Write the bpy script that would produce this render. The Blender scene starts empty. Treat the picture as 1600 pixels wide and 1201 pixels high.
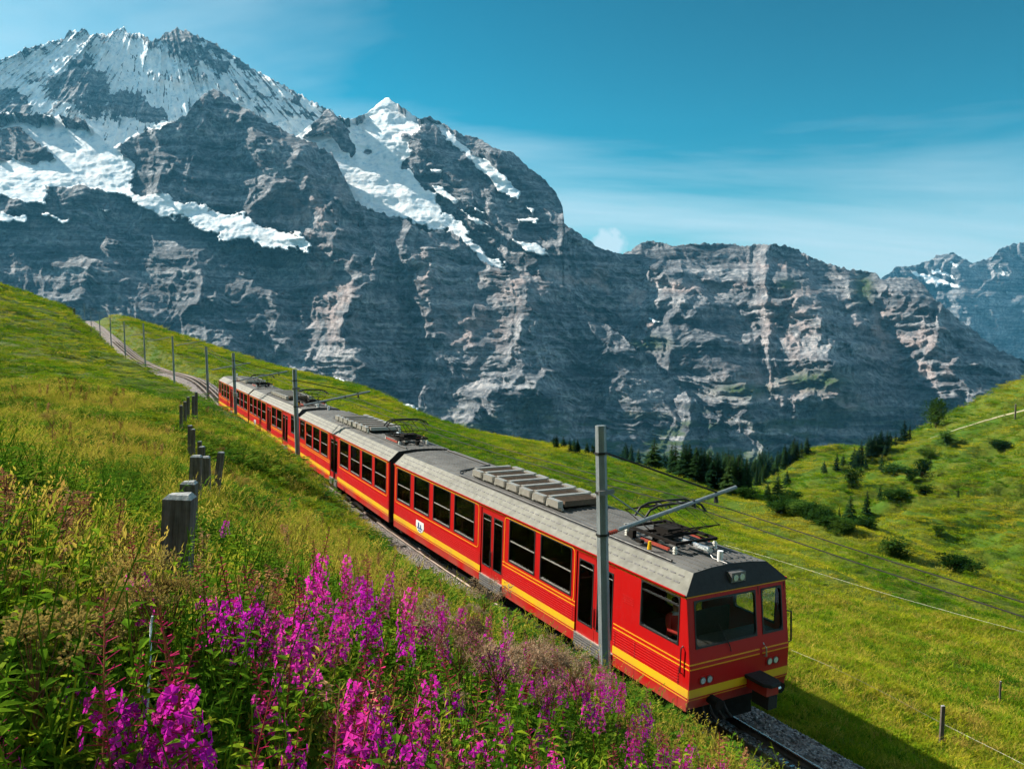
import bpy, bmesh, math, random
import numpy as np
from mathutils import Matrix, Vector
R = math.radians
scene = bpy.context.scene
# ------------------------------------------------------------------ camera
F_PX, PITCH, ROLL = 1254.0, R(2.89), R(0.96)
_cp, _sp, _cr, _sr = math.cos(PITCH), math.sin(PITCH), math.cos(ROLL), math.sin(ROLL)
FW = np.array([0, _cp, -_sp]); _u0 = np.array([0, _sp, _cp]); _r0 = np.array([1.0, 0, 0])
RT = _cr * _r0 + _sr * _u0; UP = -_sr * _r0 + _cr * _u0
cam_d = bpy.data.cameras.new('camera'); cam = bpy.data.objects.new('camera', cam_d)
scene.collection.objects.link(cam); scene.camera = cam
cam_d.sensor_width = 36.0; cam_d.lens = F_PX / 1600 * 36.0; cam_d.clip_start = 0.05; cam_d.clip_end = 40000
scene.cycles.max_bounces = 4; scene.cycles.diffuse_bounces = 2; scene.cycles.glossy_bounces = 2; scene.cycles.transmission_bounces = 3; scene.cycles.transparent_max_bounces = 8; scene.cycles.volume_bounces = 0
scene.cycles.use_adaptive_sampling = True; scene.cycles.adaptive_threshold = 0.03; scene.cycles.use_denoising = True; scene.cycles.caustics_reflective = False; scene.cycles.caustics_refractive = False
cam.matrix_world = Matrix(((RT[0], UP[0], -FW[0], 0), (RT[1], UP[1], -FW[1], 0), (RT[2], UP[2], -FW[2], 0), (0, 0, 0, 1)))
scene.render.resolution_x, scene.render.resolution_y = 1024, 768
# ------------------------------------------------------------------ world and sun
SUN_AZ, SUN_EL = R(-67), R(36)          # azimuth from +Y towards +X
SUN_DIR = Vector((math.sin(SUN_AZ) * math.cos(SUN_EL), math.cos(SUN_AZ) * math.cos(SUN_EL), math.sin(SUN_EL)))
scene.view_settings.view_transform = 'Standard'; scene.view_settings.look = 'None'
scene.view_settings.exposure = 1.12; scene.view_settings.gamma = 1.0; scene.view_settings.use_curve_mapping = False
world = bpy.data.worlds.new('World'); scene.world = world; world.use_nodes = True
wn, wl = world.node_tree.nodes, world.node_tree.links
wn.clear()
def wnode(t, **kw):
    n = wn.new(t)
    for k, v in kw.items(): setattr(n, k, v)
    return n
sky = wnode('ShaderNodeTexSky', sky_type='NISHITA', sun_disc=False, sun_elevation=SUN_EL, sun_rotation=SUN_AZ % (2 * math.pi),
            altitude=2000, air_density=1.0, dust_density=1.0, ozone_density=2.0)
nrm = wnode('ShaderNodeMix', data_type='RGBA', blend_type='MULTIPLY'); nrm.inputs[0].default_value = 1.0; nrm.inputs[7].default_value = (1/6, 1/6, 1/6, 1)
wl.new(sky.outputs[0], nrm.inputs[6])
gam = wnode('ShaderNodeGamma'); wl.new(nrm.outputs[2], gam.inputs[0]); gam.inputs[1].default_value = 2.0
tint = wnode('ShaderNodeMix', data_type='RGBA', blend_type='MULTIPLY'); tint.inputs[0].default_value = 1.0
tint.inputs[7].default_value = (0.02, 7.6, 4.2, 1)
wl.new(gam.outputs[0], tint.inputs[6])
tc = wnode('ShaderNodeTexCoord')
# thin cirrus: stretched noise over the direction vector, projected to a plane overhead
sep = wnode('ShaderNodeSeparateXYZ'); wl.new(tc.outputs['Generated'], sep.inputs[0])
zmax = wnode('ShaderNodeMath', operation='MAXIMUM'); wl.new(sep.outputs[2], zmax.inputs[0]); zmax.inputs[1].default_value = 0.03
zadd = wnode('ShaderNodeMath', operation='ADD'); wl.new(zmax.outputs[0], zadd.inputs[0]); zadd.inputs[1].default_value = 0.12
dx = wnode('ShaderNodeMath', operation='DIVIDE'); wl.new(sep.outputs[0], dx.inputs[0]); wl.new(zadd.outputs[0], dx.inputs[1])
dy = wnode('ShaderNodeMath', operation='DIVIDE'); wl.new(sep.outputs[1], dy.inputs[0]); wl.new(zadd.outputs[0], dy.inputs[1])
cmb = wnode('ShaderNodeCombineXYZ'); wl.new(dx.outputs[0], cmb.inputs[0]); wl.new(dy.outputs[0], cmb.inputs[1])
mp = wnode('ShaderNodeMapping'); wl.new(cmb.outputs[0], mp.inputs[0])
mp.inputs['Rotation'].default_value = (0, 0, R(28)); mp.inputs['Scale'].default_value = (0.30, 0.62, 1); mp.inputs['Location'].default_value = (2.8, 2.8, 0)
cn = wnode('ShaderNodeTexNoise'); wl.new(mp.outputs[0], cn.inputs['Vector'])
cn.inputs['Scale'].default_value = 0.9; cn.inputs['Detail'].default_value = 6; cn.inputs['Roughness'].default_value = 0.55; cn.inputs['Distortion'].default_value = 0.5
cr = wnode('ShaderNodeMapRange'); wl.new(cn.outputs['Fac'], cr.inputs[0])
cr.inputs[1].default_value = 0.40; cr.inputs[2].default_value = 0.64; cr.inputs[3].default_value = 0.0; cr.inputs[4].default_value = 0.80
# a small cumulus behind the ridge and a ragged one at the right
def blob(px, py, rad, strength, seed):
    d = FW + (px - 800) / F_PX * RT - (py - 600.5) / F_PX * UP; d = d / np.linalg.norm(d)
    sub = wnode('ShaderNodeVectorMath', operation='SUBTRACT'); wl.new(tc.outputs['Generated'], sub.inputs[0]); sub.inputs[1].default_value = tuple(d)
    sc = wnode('ShaderNodeVectorMath', operation='MULTIPLY'); wl.new(sub.outputs[0], sc.inputs[0]); sc.inputs[1].default_value = (1 / rad[0], 1 / rad[0], 1 / rad[1])
    nz = wnode('ShaderNodeTexNoise'); wl.new(tc.outputs['Generated'], nz.inputs['Vector']); nz.inputs['Scale'].default_value = seed; nz.inputs['Detail'].default_value = 6
    ln = wnode('ShaderNodeVectorMath', operation='LENGTH'); wl.new(sc.outputs[0], ln.inputs[0])
    ad = wnode('ShaderNodeMath', operation='MULTIPLY_ADD'); wl.new(nz.outputs['Fac'], ad.inputs[0]); ad.inputs[1].default_value = 1.7; wl.new(ln.outputs['Value'], ad.inputs[2])
    mr = wnode('ShaderNodeMapRange'); wl.new(ad.outputs[0], mr.inputs[0]); mr.inputs[1].default_value = 1.85; mr.inputs[2].default_value = 1.35
    mr.inputs[3].default_value = 0; mr.inputs[4].default_value = strength
    return mr.outputs[0]
b1 = blob(948, 380, (0.030, 0.020), 0.85, 60); b2 = blob(1545, 345, (0.060, 0.022), 0.40, 34)
mx = wnode('ShaderNodeMath', operation='MAXIMUM'); wl.new(b1, mx.inputs[0]); wl.new(b2, mx.inputs[1])
mx2 = wnode('ShaderNodeMath', operation='MAXIMUM'); wl.new(mx.outputs[0], mx2.inputs[0]); wl.new(cr.outputs[0], mx2.inputs[1])
hzr = wnode('ShaderNodeMapRange', interpolation_type='SMOOTHSTEP'); wl.new(sep.outputs[2], hzr.inputs[0])      # air thickens towards the horizon all round
hzr.inputs[1].default_value = 0.0; hzr.inputs[2].default_value = 0.26; hzr.inputs[3].default_value = 0.95; hzr.inputs[4].default_value = 0.0
hm = wnode('ShaderNodeMix', data_type='RGBA'); wl.new(hzr.outputs[0], hm.inputs[0]); wl.new(tint.outputs[2], hm.inputs[6]); hm.inputs[7].default_value = (2.6, 3.9, 4.5, 1)
cm = wnode('ShaderNodeMix', data_type='RGBA'); wl.new(mx2.outputs[0], cm.inputs[0]); wl.new(hm.outputs[2], cm.inputs[6])
cm.inputs[7].default_value = (4.6, 5.5, 5.9, 1)
bg = wnode('ShaderNodeBackground'); wl.new(cm.outputs[2], bg.inputs[0]); bg.inputs[1].default_value = 0.08
world.cycles.sampling_method = 'MANUAL'; world.cycles.sample_map_resolution = 512
wo = wnode('ShaderNodeOutputWorld'); wl.new(bg.outputs[0], wo.inputs[0])
sun_d = bpy.data.lights.new('sun', 'SUN'); sun_d.energy = 5.0; sun_d.angle = R(0.5); sun_d.color = (1.0, 0.92, 0.79)
sun = bpy.data.objects.new('sun', sun_d); scene.collection.objects.link(sun)
sun.rotation_euler = SUN_DIR.to_track_quat('Z', 'Y').to_euler()
# ------------------------------------------------------------------ helpers
def ray(px, py):
    return FW + (px - 800) / F_PX * RT - (py - 600.5) / F_PX * UP
def at(px, py, d):
    v = ray(px, py); return v * (d / v[1])
def link(o, parent=None):
    scene.collection.objects.link(o)
    if parent is not None: o.parent = parent
    return o
def tag(o, label=None, cat=None, group=None, kind=None):
    if label: o['label'] = label
    if cat: o['category'] = cat
    if group: o['group'] = group
    if kind: o['kind'] = kind
    return o
def empty(name, loc=(0, 0, 0), rz=0.0):
    o = bpy.data.objects.new(name, None); o.location = loc; o.rotation_euler = (0, 0, rz); o.empty_display_size = 0.2
    return link(o)
def mesh_np(name, verts, faces, smooth=False):
    """verts (N,3), faces (M,k) of equal size k"""
    verts = np.asarray(verts, np.float32); faces = np.asarray(faces, np.int32)
    me = bpy.data.meshes.new(name); k = faces.shape[1]
    me.vertices.add(len(verts)); me.vertices.foreach_set('co', verts.ravel())
    me.loops.add(faces.size); me.loops.foreach_set('vertex_index', faces.ravel())
    me.polygons.add(len(faces)); me.polygons.foreach_set('loop_start', np.arange(0, faces.size, k, dtype=np.int32))
    me.polygons.foreach_set('loop_total', np.full(len(faces), k, np.int32))
    me.update(calc_edges=True)
    if smooth: me.polygons.foreach_set('use_smooth', np.ones(len(faces), bool))
    return me
def grid_faces(nu, nv):
    i = np.arange(nu - 1)[:, None] * nv + np.arange(nv - 1)[None, :]
    i = i.ravel(); return np.stack([i, i + nv, i + nv + 1, i + 1], 1)
def attr(me, name, vals):
    a = me.attributes.new(name, 'FLOAT', 'POINT'); a.data.foreach_set('value', np.asarray(vals, np.float32))
class MB:
    """collects shapes; build() links them as one mesh object"""
    def __init__(s): s.v, s.f = [], []
    def add(s, vs, fs):
        n = len(s.v); s.v += [tuple(map(float, p)) for p in vs]; s.f += [tuple(i + n for i in q) for q in fs]; return s
    def box(s, x0, x1, y0, y1, z0, z1):
        return s.add([(x0,y0,z0),(x1,y0,z0),(x1,y1,z0),(x0,y1,z0),(x0,y0,z1),(x1,y0,z1),(x1,y1,z1),(x0,y1,z1)],
                     [(0,3,2,1),(4,5,6,7),(0,1,5,4),(1,2,6,5),(2,3,7,6),(3,0,4,7)])
    def tube(s, pts, r, n=6, cap=True):
        pts = [Vector(p) for p in pts]; rs = r if isinstance(r, (list, tuple)) else [r] * len(pts)
        vs, fs = [], []; m = len(pts)
        for i, p in enumerate(pts):
            t = (pts[min(i + 1, m - 1)] - pts[max(i - 1, 0)]).normalized()
            a = Vector((0, 0, 1)) if abs(t.z) < 0.9 else Vector((1, 0, 0))
            u = t.cross(a).normalized(); w = t.cross(u)
            for k in range(n):
                an = 2 * math.pi * k / n; vs.append(p + (u * math.cos(an) + w * math.sin(an)) * rs[i])
        for i in range(m - 1):
            for k in range(n):
                fs.append((i*n + k, i*n + (k+1) % n, (i+1)*n + (k+1) % n, (i+1)*n + k))
        if cap: fs += [tuple(range(n - 1, -1, -1)), tuple(range((m-1)*n, m*n))]
        return s.add(vs, fs)
    def prism(s, prof, y0, y1, axis='y'):
        """prof: list of (a,b); extruded along axis from y0 to y1"""
        n = len(prof)
        def P(a, b, c): return (a, c, b) if axis == 'y' else ((c, a, b) if axis == 'x' else (a, b, c))
        vs = [P(a, b, y0) for a, b in prof] + [P(a, b, y1) for a, b in prof]
        fs = [tuple(range(n)), tuple(range(2*n - 1, n - 1, -1))] + [(i, i + n, (i+1) % n + n, (i+1) % n) for i in range(n)]
        return s.add(vs, fs)
    def mesh(s, name, smooth=False):
        me = bpy.data.meshes.new(name); me.from_pydata(s.v, [], s.f); me.update()
        bm = bmesh.new(); bm.from_mesh(me); bmesh.ops.recalc_face_normals(bm, faces=bm.faces); bm.to_mesh(me); bm.free()
        if smooth: me.polygons.foreach_set('use_smooth', np.ones(len(me.polygons), bool))
        return me
    def build(s, name, mat, parent=None, smooth=False, bevel=0.0):
        me = s.mesh(name, smooth); me.materials.append(mat)
        o = bpy.data.objects.new(name, me); link(o, parent)
        if bevel:
            m = o.modifiers.new('bevel', 'BEVEL'); m.width = bevel; m.segments = 2; m.limit_method = 'ANGLE'
        return o
def obj(name, me, mat=None, parent=None):
    if mat is not None and not me.materials: me.materials.append(mat)
    return link(bpy.data.objects.new(name, me), parent)
# ---- noise (numpy)
_perm = np.random.default_rng(7).permutation(4096).astype(np.int32)
_gt = np.random.default_rng(8).random(4096).astype(np.float32) * np.float32(2 * np.pi)
_gc, _gs = np.cos(_gt), np.sin(_gt)
def gnoise(x, y, seed=0):
    x = np.asarray(x, np.float32); y = np.asarray(y, np.float32)
    ix, iy = np.floor(x), np.floor(y); fx, fy = x - ix, y - iy
    ix = ix.astype(np.int32); iy = iy.astype(np.int32) + np.int32(seed * 57)
    p0, p1 = _perm[ix & 4095], _perm[(ix + 1) & 4095]
    def g(p, ay, dx, dy):
        h = _perm[(p + ay) & 4095]; return _gc[h] * dx + _gs[h] * dy
    u = fx*fx*fx*(fx*(fx*6 - 15) + 10); v = fy*fy*fy*(fy*(fy*6 - 15) + 10)
    a = g(p0, iy, fx, fy); b = g(p1, iy, fx - 1, fy); c = g(p0, iy + 1, fx, fy - 1); d = g(p1, iy + 1, fx - 1, fy - 1)
    a = a + (b - a) * u; c = c + (d - c) * u
    return (a + (c - a) * v) * np.float32(1.5)
def fbm(x, y, oct=5, seed=0, gain=0.5, lac=2.03):
    s = 0; a = 1.0
    for o in range(oct):
        s = s + a * gnoise(x, y, seed + o * 17); x, y, a = x * lac, y * lac, a * gain
    return s
def ridged(x, y, oct=5, seed=0, gain=0.55, lac=2.07):
    s = 0; a = 1.0; w = 1.0
    for o in range(oct):
        n = (1 - np.abs(gnoise(x, y, seed + o * 31)) * 1.6); n = np.clip(n, -0.2, 1) ** 2
        s = s + a * n * w; w = np.clip(n * 1.4, 0.25, 1); x, y, a = x * lac, y * lac, a * gain
    return s
def sstep(a, b, x):
    t = np.clip((x - a) / (b - a), 0, 1); return t * t * (3 - 2 * t)
def hashr(n, seed):
    return np.random.default_rng(seed).random(n)
# ---- materials
def new_mat(name):
    m = bpy.data.materials.new(name); m.use_nodes = True; nt = m.node_tree; nt.nodes.clear()
    return m, nt
class NT:
    def __init__(s, name): s.m, s.t = new_mat(name); s.n, s.l = s.t.nodes, s.t.links
    def add(s, typ, ins=None, **kw):
        n = s.n.new(typ)
        for k, v in kw.items(): setattr(n, k, v)
        for k, v in (ins or {}).items():
            if isinstance(v, bpy.types.NodeSocket): s.l.new(v, n.inputs[k])
            else: n.inputs[k].default_value = v
        return n
    def noise(s, scale, detail=4, rough=0.55, vec=None, dist=0.0):
        n = s.add('ShaderNodeTexNoise', {'Scale': scale, 'Detail': detail, 'Roughness': rough, 'Distortion': dist})
        if vec is not None: s.l.new(vec, n.inputs['Vector'])
        return n.outputs['Fac']
    def ramp(s, fac, stops):
        n = s.add('ShaderNodeValToRGB', {'Fac': fac}); e = n.color_ramp.elements
        while len(e) < len(stops): e.new(0.5)
        for q, (p, c) in zip(e, stops): q.position = p; q.color = (*c, 1) if len(c) == 3 else c
        return n.outputs[0]
    def mix(s, fac, a, b, mode='MIX'):
        n = s.add('ShaderNodeMix', data_type='RGBA', blend_type=mode)
        for i, v in ((0, fac), (6, a), (7, b)):
            if isinstance(v, bpy.types.NodeSocket): s.l.new(v, n.inputs[i])
            else: n.inputs[i].default_value = v if i == 0 else (*v, 1)
        return n.outputs[2]
    def math(s, op, a, b=0.0, c=0.0, clamp=False):
        n = s.add('ShaderNodeMath', operation=op, use_clamp=clamp)
        for i, v in enumerate((a, b, c)):
            if isinstance(v, bpy.types.NodeSocket): s.l.new(v, n.inputs[i])
            else: n.inputs[i].default_value = v
        return n.outputs[0]
    def rng(s, v, a, b, c=0.0, d=1.0):
        return s.add('ShaderNodeMapRange', {0: v, 1: a, 2: b, 3: c, 4: d}).outputs[0]
    def attr(s, name): return s.add('ShaderNodeAttribute', attribute_name=name).outputs['Fac']
    def pos(s): return s.add('ShaderNodeNewGeometry').outputs['Position']
    def mapping(s, vec, scale=(1, 1, 1), rot=(0, 0, 0), loc=(0, 0, 0)):
        return s.add('ShaderNodeMapping', {'Vector': vec, 'Scale': scale, 'Rotation': rot, 'Location': loc}).outputs[0]
    def bump(s, h, strength=0.5, dist=0.1):
        return s.add('ShaderNodeBump', {'Height': h, 'Strength': strength, 'Distance': dist}).outputs[0]
    def out(s, color, rough=0.6, metal=0.0, normal=None, spec=0.5, **kw):
        p = s.add('ShaderNodeBsdfPrincipled')
        for k, v in (('Base Color', color), ('Roughness', rough), ('Metallic', metal), ('Specular IOR Level', spec), *kw.items()):
            if isinstance(v, bpy.types.NodeSocket): s.l.new(v, p.inputs[k])
            else: p.inputs[k].default_value = (*v, 1) if isinstance(v, (tuple, list)) and len(v) == 3 else v
        if normal is not None: s.l.new(normal, p.inputs['Normal'])
        o = s.add('ShaderNodeOutputMaterial'); s.l.new(p.outputs[0], o.inputs[0]); return s.m
def simple(name, color, rough=0.6, metal=0.0, var=0.12, scale=8.0, bump=0.0, spec=0.5):
    """one paint or metal with slight mottling and wear"""
    t = NT(name); tcn = t.add('ShaderNodeTexCoord').outputs['Object']
    f = t.noise(scale, 5, 0.6, tcn)
    c = t.mix(t.rng(f, 0.3, 0.7), tuple(max(0, k * (1 - var)) for k in color), tuple(min(1, k * (1 + var)) for k in color))
    r = t.rng(t.noise(scale * 2.3, 3, 0.5, tcn), 0.3, 0.7, max(0.03, rough - 0.08), min(1, rough + 0.08))
    nrm = t.bump(t.noise(scale * 4, 4, 0.6, tcn), bump, 0.02) if bump else None
    return t.out(c, r, metal, nrm, spec)
# ------------------------------------------------------------------ track alignment (plan and profile)
LEFT = np.array([[3.3165 + 0.495 * 26, 14.978 - 0.869 * 26, -8.05], [3.3165 + 0.495 * 12, 14.978 - 0.869 * 12, -7.85], [3.3165, 14.978, -7.646], [-3.998, 27.817, -7.227], [-10.978, 41.60, -7.0],
                 [-18.174, 55.554, -6.80], [-25.294, 69.266, -6.55], [-39.6, 97.2, -5.0], [-52.6, 117, -4.55], [-65.0, 137, -3.8],
                 [-79.9, 162, -2.0], [-101.6, 200, 0.3], [-130, 250, 3.2], [-160, 300, 6.5]])
def _catmull(P, n=40):
    out = []
    Q = np.vstack([2 * P[0] - P[1], P, 2 * P[-1] - P[-2]])
    for i in range(1, len(Q) - 2):
        a, b, c, d = Q[i-1], Q[i], Q[i+1], Q[i+2]
        for k in range(n):
            t = k / n
            out.append(0.5 * ((2*b) + (c - a)*t + (2*a - 5*b + 4*c - d)*t*t + (-a + 3*b - 3*c + d)*t**3))
    out.append(P[-1]); return np.array(out)
_lp = _catmull(LEFT)
_tg = np.gradient(_lp[:, :2], axis=0); _tg /= np.linalg.norm(_tg, axis=1)[:, None]
_rt = np.stack([_tg[:, 1], -_tg[:, 0]], 1)                     # to the right when looking up the line
TRK = _lp.copy(); TRK[:, :2] += 1.325 * _rt                    # centre line, z = rail top
_ds = np.linalg.norm(np.diff(TRK[:, :2], axis=0), axis=1); TS = np.concatenate([[0], np.cumsum(_ds)])
i0 = int(np.argmin(np.abs(_lp[:, 1] - 14.978))); TS = TS - TS[i0]        # s = 0 at the front of the train
def track_pt(s):
    return np.array([np.interp(s, TS, TRK[:, k]) for k in range(3)])
def track_dir(s):
    d = track_pt(s + 0.5) - track_pt(s - 0.5); return d / np.linalg.norm(d)
_tk = TRK[::4]; _tr = _rt[::4]
def track_near(x, y):
    """signed lateral distance (right positive) and rail height of the nearest track point"""
    x = np.asarray(x, float).ravel(); y = np.asarray(y, float).ravel()
    lat = np.empty_like(x); z = np.empty_like(x)
    for a in range(0, len(x), 20000):
        X, Y = x[a:a+20000, None], y[a:a+20000, None]
        d2 = (X - _tk[None, :, 0])**2 + (Y - _tk[None, :, 1])**2; k = np.argmin(d2, 1)
        vx, vy = X[:, 0] - _tk[k, 0], Y[:, 0] - _tk[k, 1]
        along = vx * -_tr[k, 1] + vy * _tr[k, 0]; la = vx * _tr[k, 0] + vy * _tr[k, 1]
        lat[a:a+20000] = np.where(np.abs(along) < 6, la, np.sign(la) * np.sqrt(d2[np.arange(len(k)), k])); z[a:a+20000] = _tk[k, 2]
    return lat, z
# ------------------------------------------------------------------ terrain heights: a smooth surface through surveyed points
_ctl = [(0, 0, -1.65), (-8.7, -4.9, 2.9), (-17, -10, 7), (0, -10, .9), (8, -10, -3.4), (6, 0, -4.4), (10, -5, -5.7), (-40, -40, 30), (40, -40, -12), (-120, -20, 60), (90, -20, -32),
        (-2.2, 5.2, -1.95), (-3.6, 8.9, -2.4), (-5.5, 14.6, -2.9), (-11.5, 28, -3.1), (3, 6, -4.6), (0, 12, -4.7), (-4, 20, -5.2), (-9, 33, -5.0), (-3, 1, -0.2), (-6, 5, -0.4), (18, 8, -11.5)]
for px, py, d in [(305, 652, 37), (0, 700, 14), (0, 600, 35), (0, 520, 75), (0, 449, 150), (-200, 390, 150), (-200, 640, 22), (100, 600, 36), (100, 530, 85), (60, 466, 170), (100, 487, 235),
        (187, 497, 300), (240, 513, 260), (336, 546, 220), (394, 565, 210), (500, 590, 200), (600, 620, 190), (700, 668, 160), (800, 692, 160), (900, 710, 160), (952, 728, 155), (1008, 744, 150),
        (1064, 747, 140), (1149, 772, 130), (1232, 787, 120), (1292, 808, 110), (1371, 828, 102), (1424, 853, 95), (1506, 891, 85), (1600, 932, 75), (1750, 1000, 66),
        (500, 640, 320), (800, 740, 260), (1008, 795, 215), (1149, 822, 165), (1232, 832, 150), (1292, 845, 140), (1371, 858, 130), (1424, 880, 120), (1506, 915, 108), (1600, 950, 98),
        (1292, 795, 185), (1371, 795, 175), (1232, 775, 230), (1170, 764, 300), (1200, 742, 345), (1250, 714, 400), (1290, 704, 420), (1360, 704, 420), (1400, 692, 410), (1450, 669, 410), (1500, 646, 420),
        (1560, 613, 420), (1600, 599, 420), (1720, 555, 420), (1400, 760, 250), (1500, 715, 280), (1600, 690, 280), (1500, 800, 165), (1600, 790, 165), (1450, 838, 140), (1600, 880, 120), (1800, 800, 150),
        (1290, 750, 600), (1500, 720, 650), (1650, 690, 700), (1470, 1170, 18.4), (1600, 1000, 36), (1300, 900, 48), (1100, 800, 90), (900, 760, 72), (700, 690, 78), (550, 640, 88), (400, 590, 125),
        (300, 556, 150), (1250, 850, 72), (1450, 960, 45), (1600, 1130, 22), (1350, 1090, 21), (860, 706, 420), (950, 722, 450), (1050, 742, 420), (1100, 765, 320), (1200, 752, 460), (1000, 726, 700), (1150, 734, 900),
        (1200, 732, 1000), (900, 722, 900), (0, 620, 520), (200, 610, 560), (400, 660, 520), (600, 700, 520), (-300, 560, 520)] + [(x, 742, 2300) for x in (-500, -200, 200, 600, 1000, 1400, 1700, 2000)] + [(x, 750, 4500) for x in (-500, 200, 1000, 1700, 2100)]:
    _ctl.append(tuple(at(px, py, d)))
_ctl = np.array(_ctl)
def _warp(x, y):
    r = np.sqrt(x*x + y*y) + 1e-9; k = np.log1p(r / 6.0) / r; return np.stack([x * k, y * k], -1)
def _tps(d): return np.where(d > 1e-9, d * d * np.log(d + 1e-12), 0.0)
_cw = _warp(_ctl[:, 0], _ctl[:, 1]); _cg = _ctl[:, 2] / (np.hypot(_ctl[:, 0], _ctl[:, 1]) + 3.0)
_n = len(_ctl); _A = np.zeros((_n + 3, _n + 3))
_A[:_n, :_n] = _tps(np.linalg.norm(_cw[:, None] - _cw[None], axis=-1)) + np.eye(_n) * 2e-4
_A[:_n, _n] = 1; _A[:_n, _n+1:] = _cw; _A[_n, :_n] = 1; _A[_n+1:, :_n] = _cw.T
_w = np.linalg.solve(_A, np.concatenate([_cg, np.zeros(3)]))
PATH_A, PATH_B = at(1430, 662, 350)[:2], at(1700, 672, 318)[:2]          # footpath on the right hillside
def ground_z(x, y, detail=True):
    x = np.asarray(x, float); y = np.asarray(y, float); shp = x.shape; x = x.ravel(); y = y.ravel()
    q = _warp(x, y); g = np.empty(len(x))
    for a in range(0, len(x), 20000):
        g[a:a+20000] = _tps(np.linalg.norm(q[a:a+20000, None] - _cw[None], axis=-1)) @ _w[:_n] + _w[_n] + q[a:a+20000] @ _w[_n+1:]
    r = np.hypot(x, y); z = g * (r + 3.0)
    if detail:
        ab = PATH_B - PATH_A; tt = np.clip(((x - PATH_A[0]) * ab[0] + (y - PATH_A[1]) * ab[1]) / (ab @ ab), 0, 1); pd = np.hypot(x - PATH_A[0] - tt * ab[0], y - PATH_A[1] - tt * ab[1]); calm = sstep(3, 22, pd)
        lw = sstep(12, 40, r) * (1 - sstep(120, 170, r)) * sstep(0, 12, x - 0.1 * y + 4)
        z = z + lw * fbm((0.87 * x + 0.5 * y) / 9.0, (-0.5 * x + 0.87 * y) / 38.0, 3, 33) * 0.75
        z = z + fbm(x / 4.0, y / 4.0, 3, 5) * 0.10 * sstep(2, 9, r) + fbm(x / 22.0, y / 22.0, 4, 9) * 0.55 * sstep(20, 90, r) + fbm(x / 90., y / 90., 3, 11) * 3.0 * sstep(150, 420, r) * calm
        # cattle terraces and hummocks on the slopes across the gully
        rt = sstep(0, 60, x - 0.18 * y) * sstep(70, 150, r) * (1 - sstep(450, 700, r))
        z = z + calm * rt * (np.abs(fbm(x / 46. + 3, y / 22., 4, 23, 0.45)) * -9.0 + 2.6)
    m = r < 420
    if m.any():
        lat, tz = track_near(x[m], y[m]); a = np.abs(lat)
        k = 1 - sstep(np.where(lat < 0, 1.55, 2.1), np.where(lat < 0, 4.5 - 1.4 * sstep(15, 27, y[m]) + 2.5 * sstep(42, 62, y[m]) + 6.5 * sstep(66, 96, y[m]), 4.2), a)
        z[m] = z[m] * (1 - k) + (tz - 0.62) * k
    return z.reshape(shp)
# ground sheet: rings that widen with distance
_az = np.concatenate([np.linspace(-180, -60, 50)[:-1], np.linspace(-60, -44, 24)[:-1], np.linspace(-44, 44, 520)[:-1], np.linspace(44, 60, 24)[:-1], np.linspace(60, 180, 50)])
_rr = np.concatenate([np.geomspace(0.6, 420, 520)[:-1], np.geomspace(420, 6000, 90)])
_AZ, _RR = np.meshgrid(np.radians(_az), _rr, indexing='ij')
_RR = np.where(_RR < 300, _RR, 300 + (_RR - 300) * (1 - 0.6 * sstep(R(46), R(75), np.abs(_AZ))))   # the sheet reaches the mountains ahead, less far behind
_gx, _gy = np.sin(_AZ) * _RR, np.cos(_AZ) * _RR
_gz = ground_z(_gx, _gy)
me = mesh_np('meadow_ground', np.stack([_gx, _gy, _gz], -1).reshape(-1, 3), grid_faces(len(_az), len(_rr))[:, ::-1], True)
t = NT('meadow'); P = t.pos()
n1 = t.noise(0.035, 4, 0.6, P); n2 = t.noise(0.45, 4, 0.65, P); n3 = t.noise(6.0, 3, 0.7, P)
c = t.ramp(n1, [(0.30, (0.05, 0.115, 0.010)), (0.45, (0.125, 0.175, 0.014)), (0.58, (0.20, 0.205, 0.020)), (0.72, (0.085, 0.150, 0.012))])
c2 = t.ramp(n2, [(0.30, (0.025, 0.060, 0.006)), (0.48, (0.115, 0.165, 0.014)), (0.62, (0.24, 0.225, 0.026)), (0.75, (0.15, 0.10, 0.025))])
c = t.mix(0.5, c, c2)
c = t.mix(t.rng(n3, 0.35, 0.7, 0.75, 0.0), c, (0.020, 0.045, 0.006))
lush = t.attr('lush'); c = t.mix(t.math('MULTIPLY', lush, 0.8), c, (0.055, 0.13, 0.012))
dirt = t.attr('dirt'); c = t.mix(dirt, c, (0.30, 0.25, 0.18))
far = t.attr('far'); c = t.mix(far, c, t.ramp(t.noise(0.012, 6, 0.65, P), [(0.35, (0.012, 0.03, 0.012)), (0.55, (0.03, 0.055, 0.018)), (0.72, (0.16, 0.15, 0.13))]))
hgt = t.math('ADD', t.math('MULTIPLY', n3, 0.25), t.math('MULTIPLY', n2, 1.2))
MEADOW = t.out(c, 0.9, normal=t.bump(hgt, 0.9, 0.5), spec=0.1)
ground = tag(obj('meadow_ground', me, MEADOW), kind='structure')
_fx, _fy = _gx.ravel(), _gy.ravel(); _fr = np.hypot(_fx, _fy)
attr(me, 'lush', sstep(0.05, 0.5, fbm(_fx / 28., _fy / 13., 4, 41)) * sstep(60, 110, _fr))
attr(me, 'far', sstep(480, 800, _fr))
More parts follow.
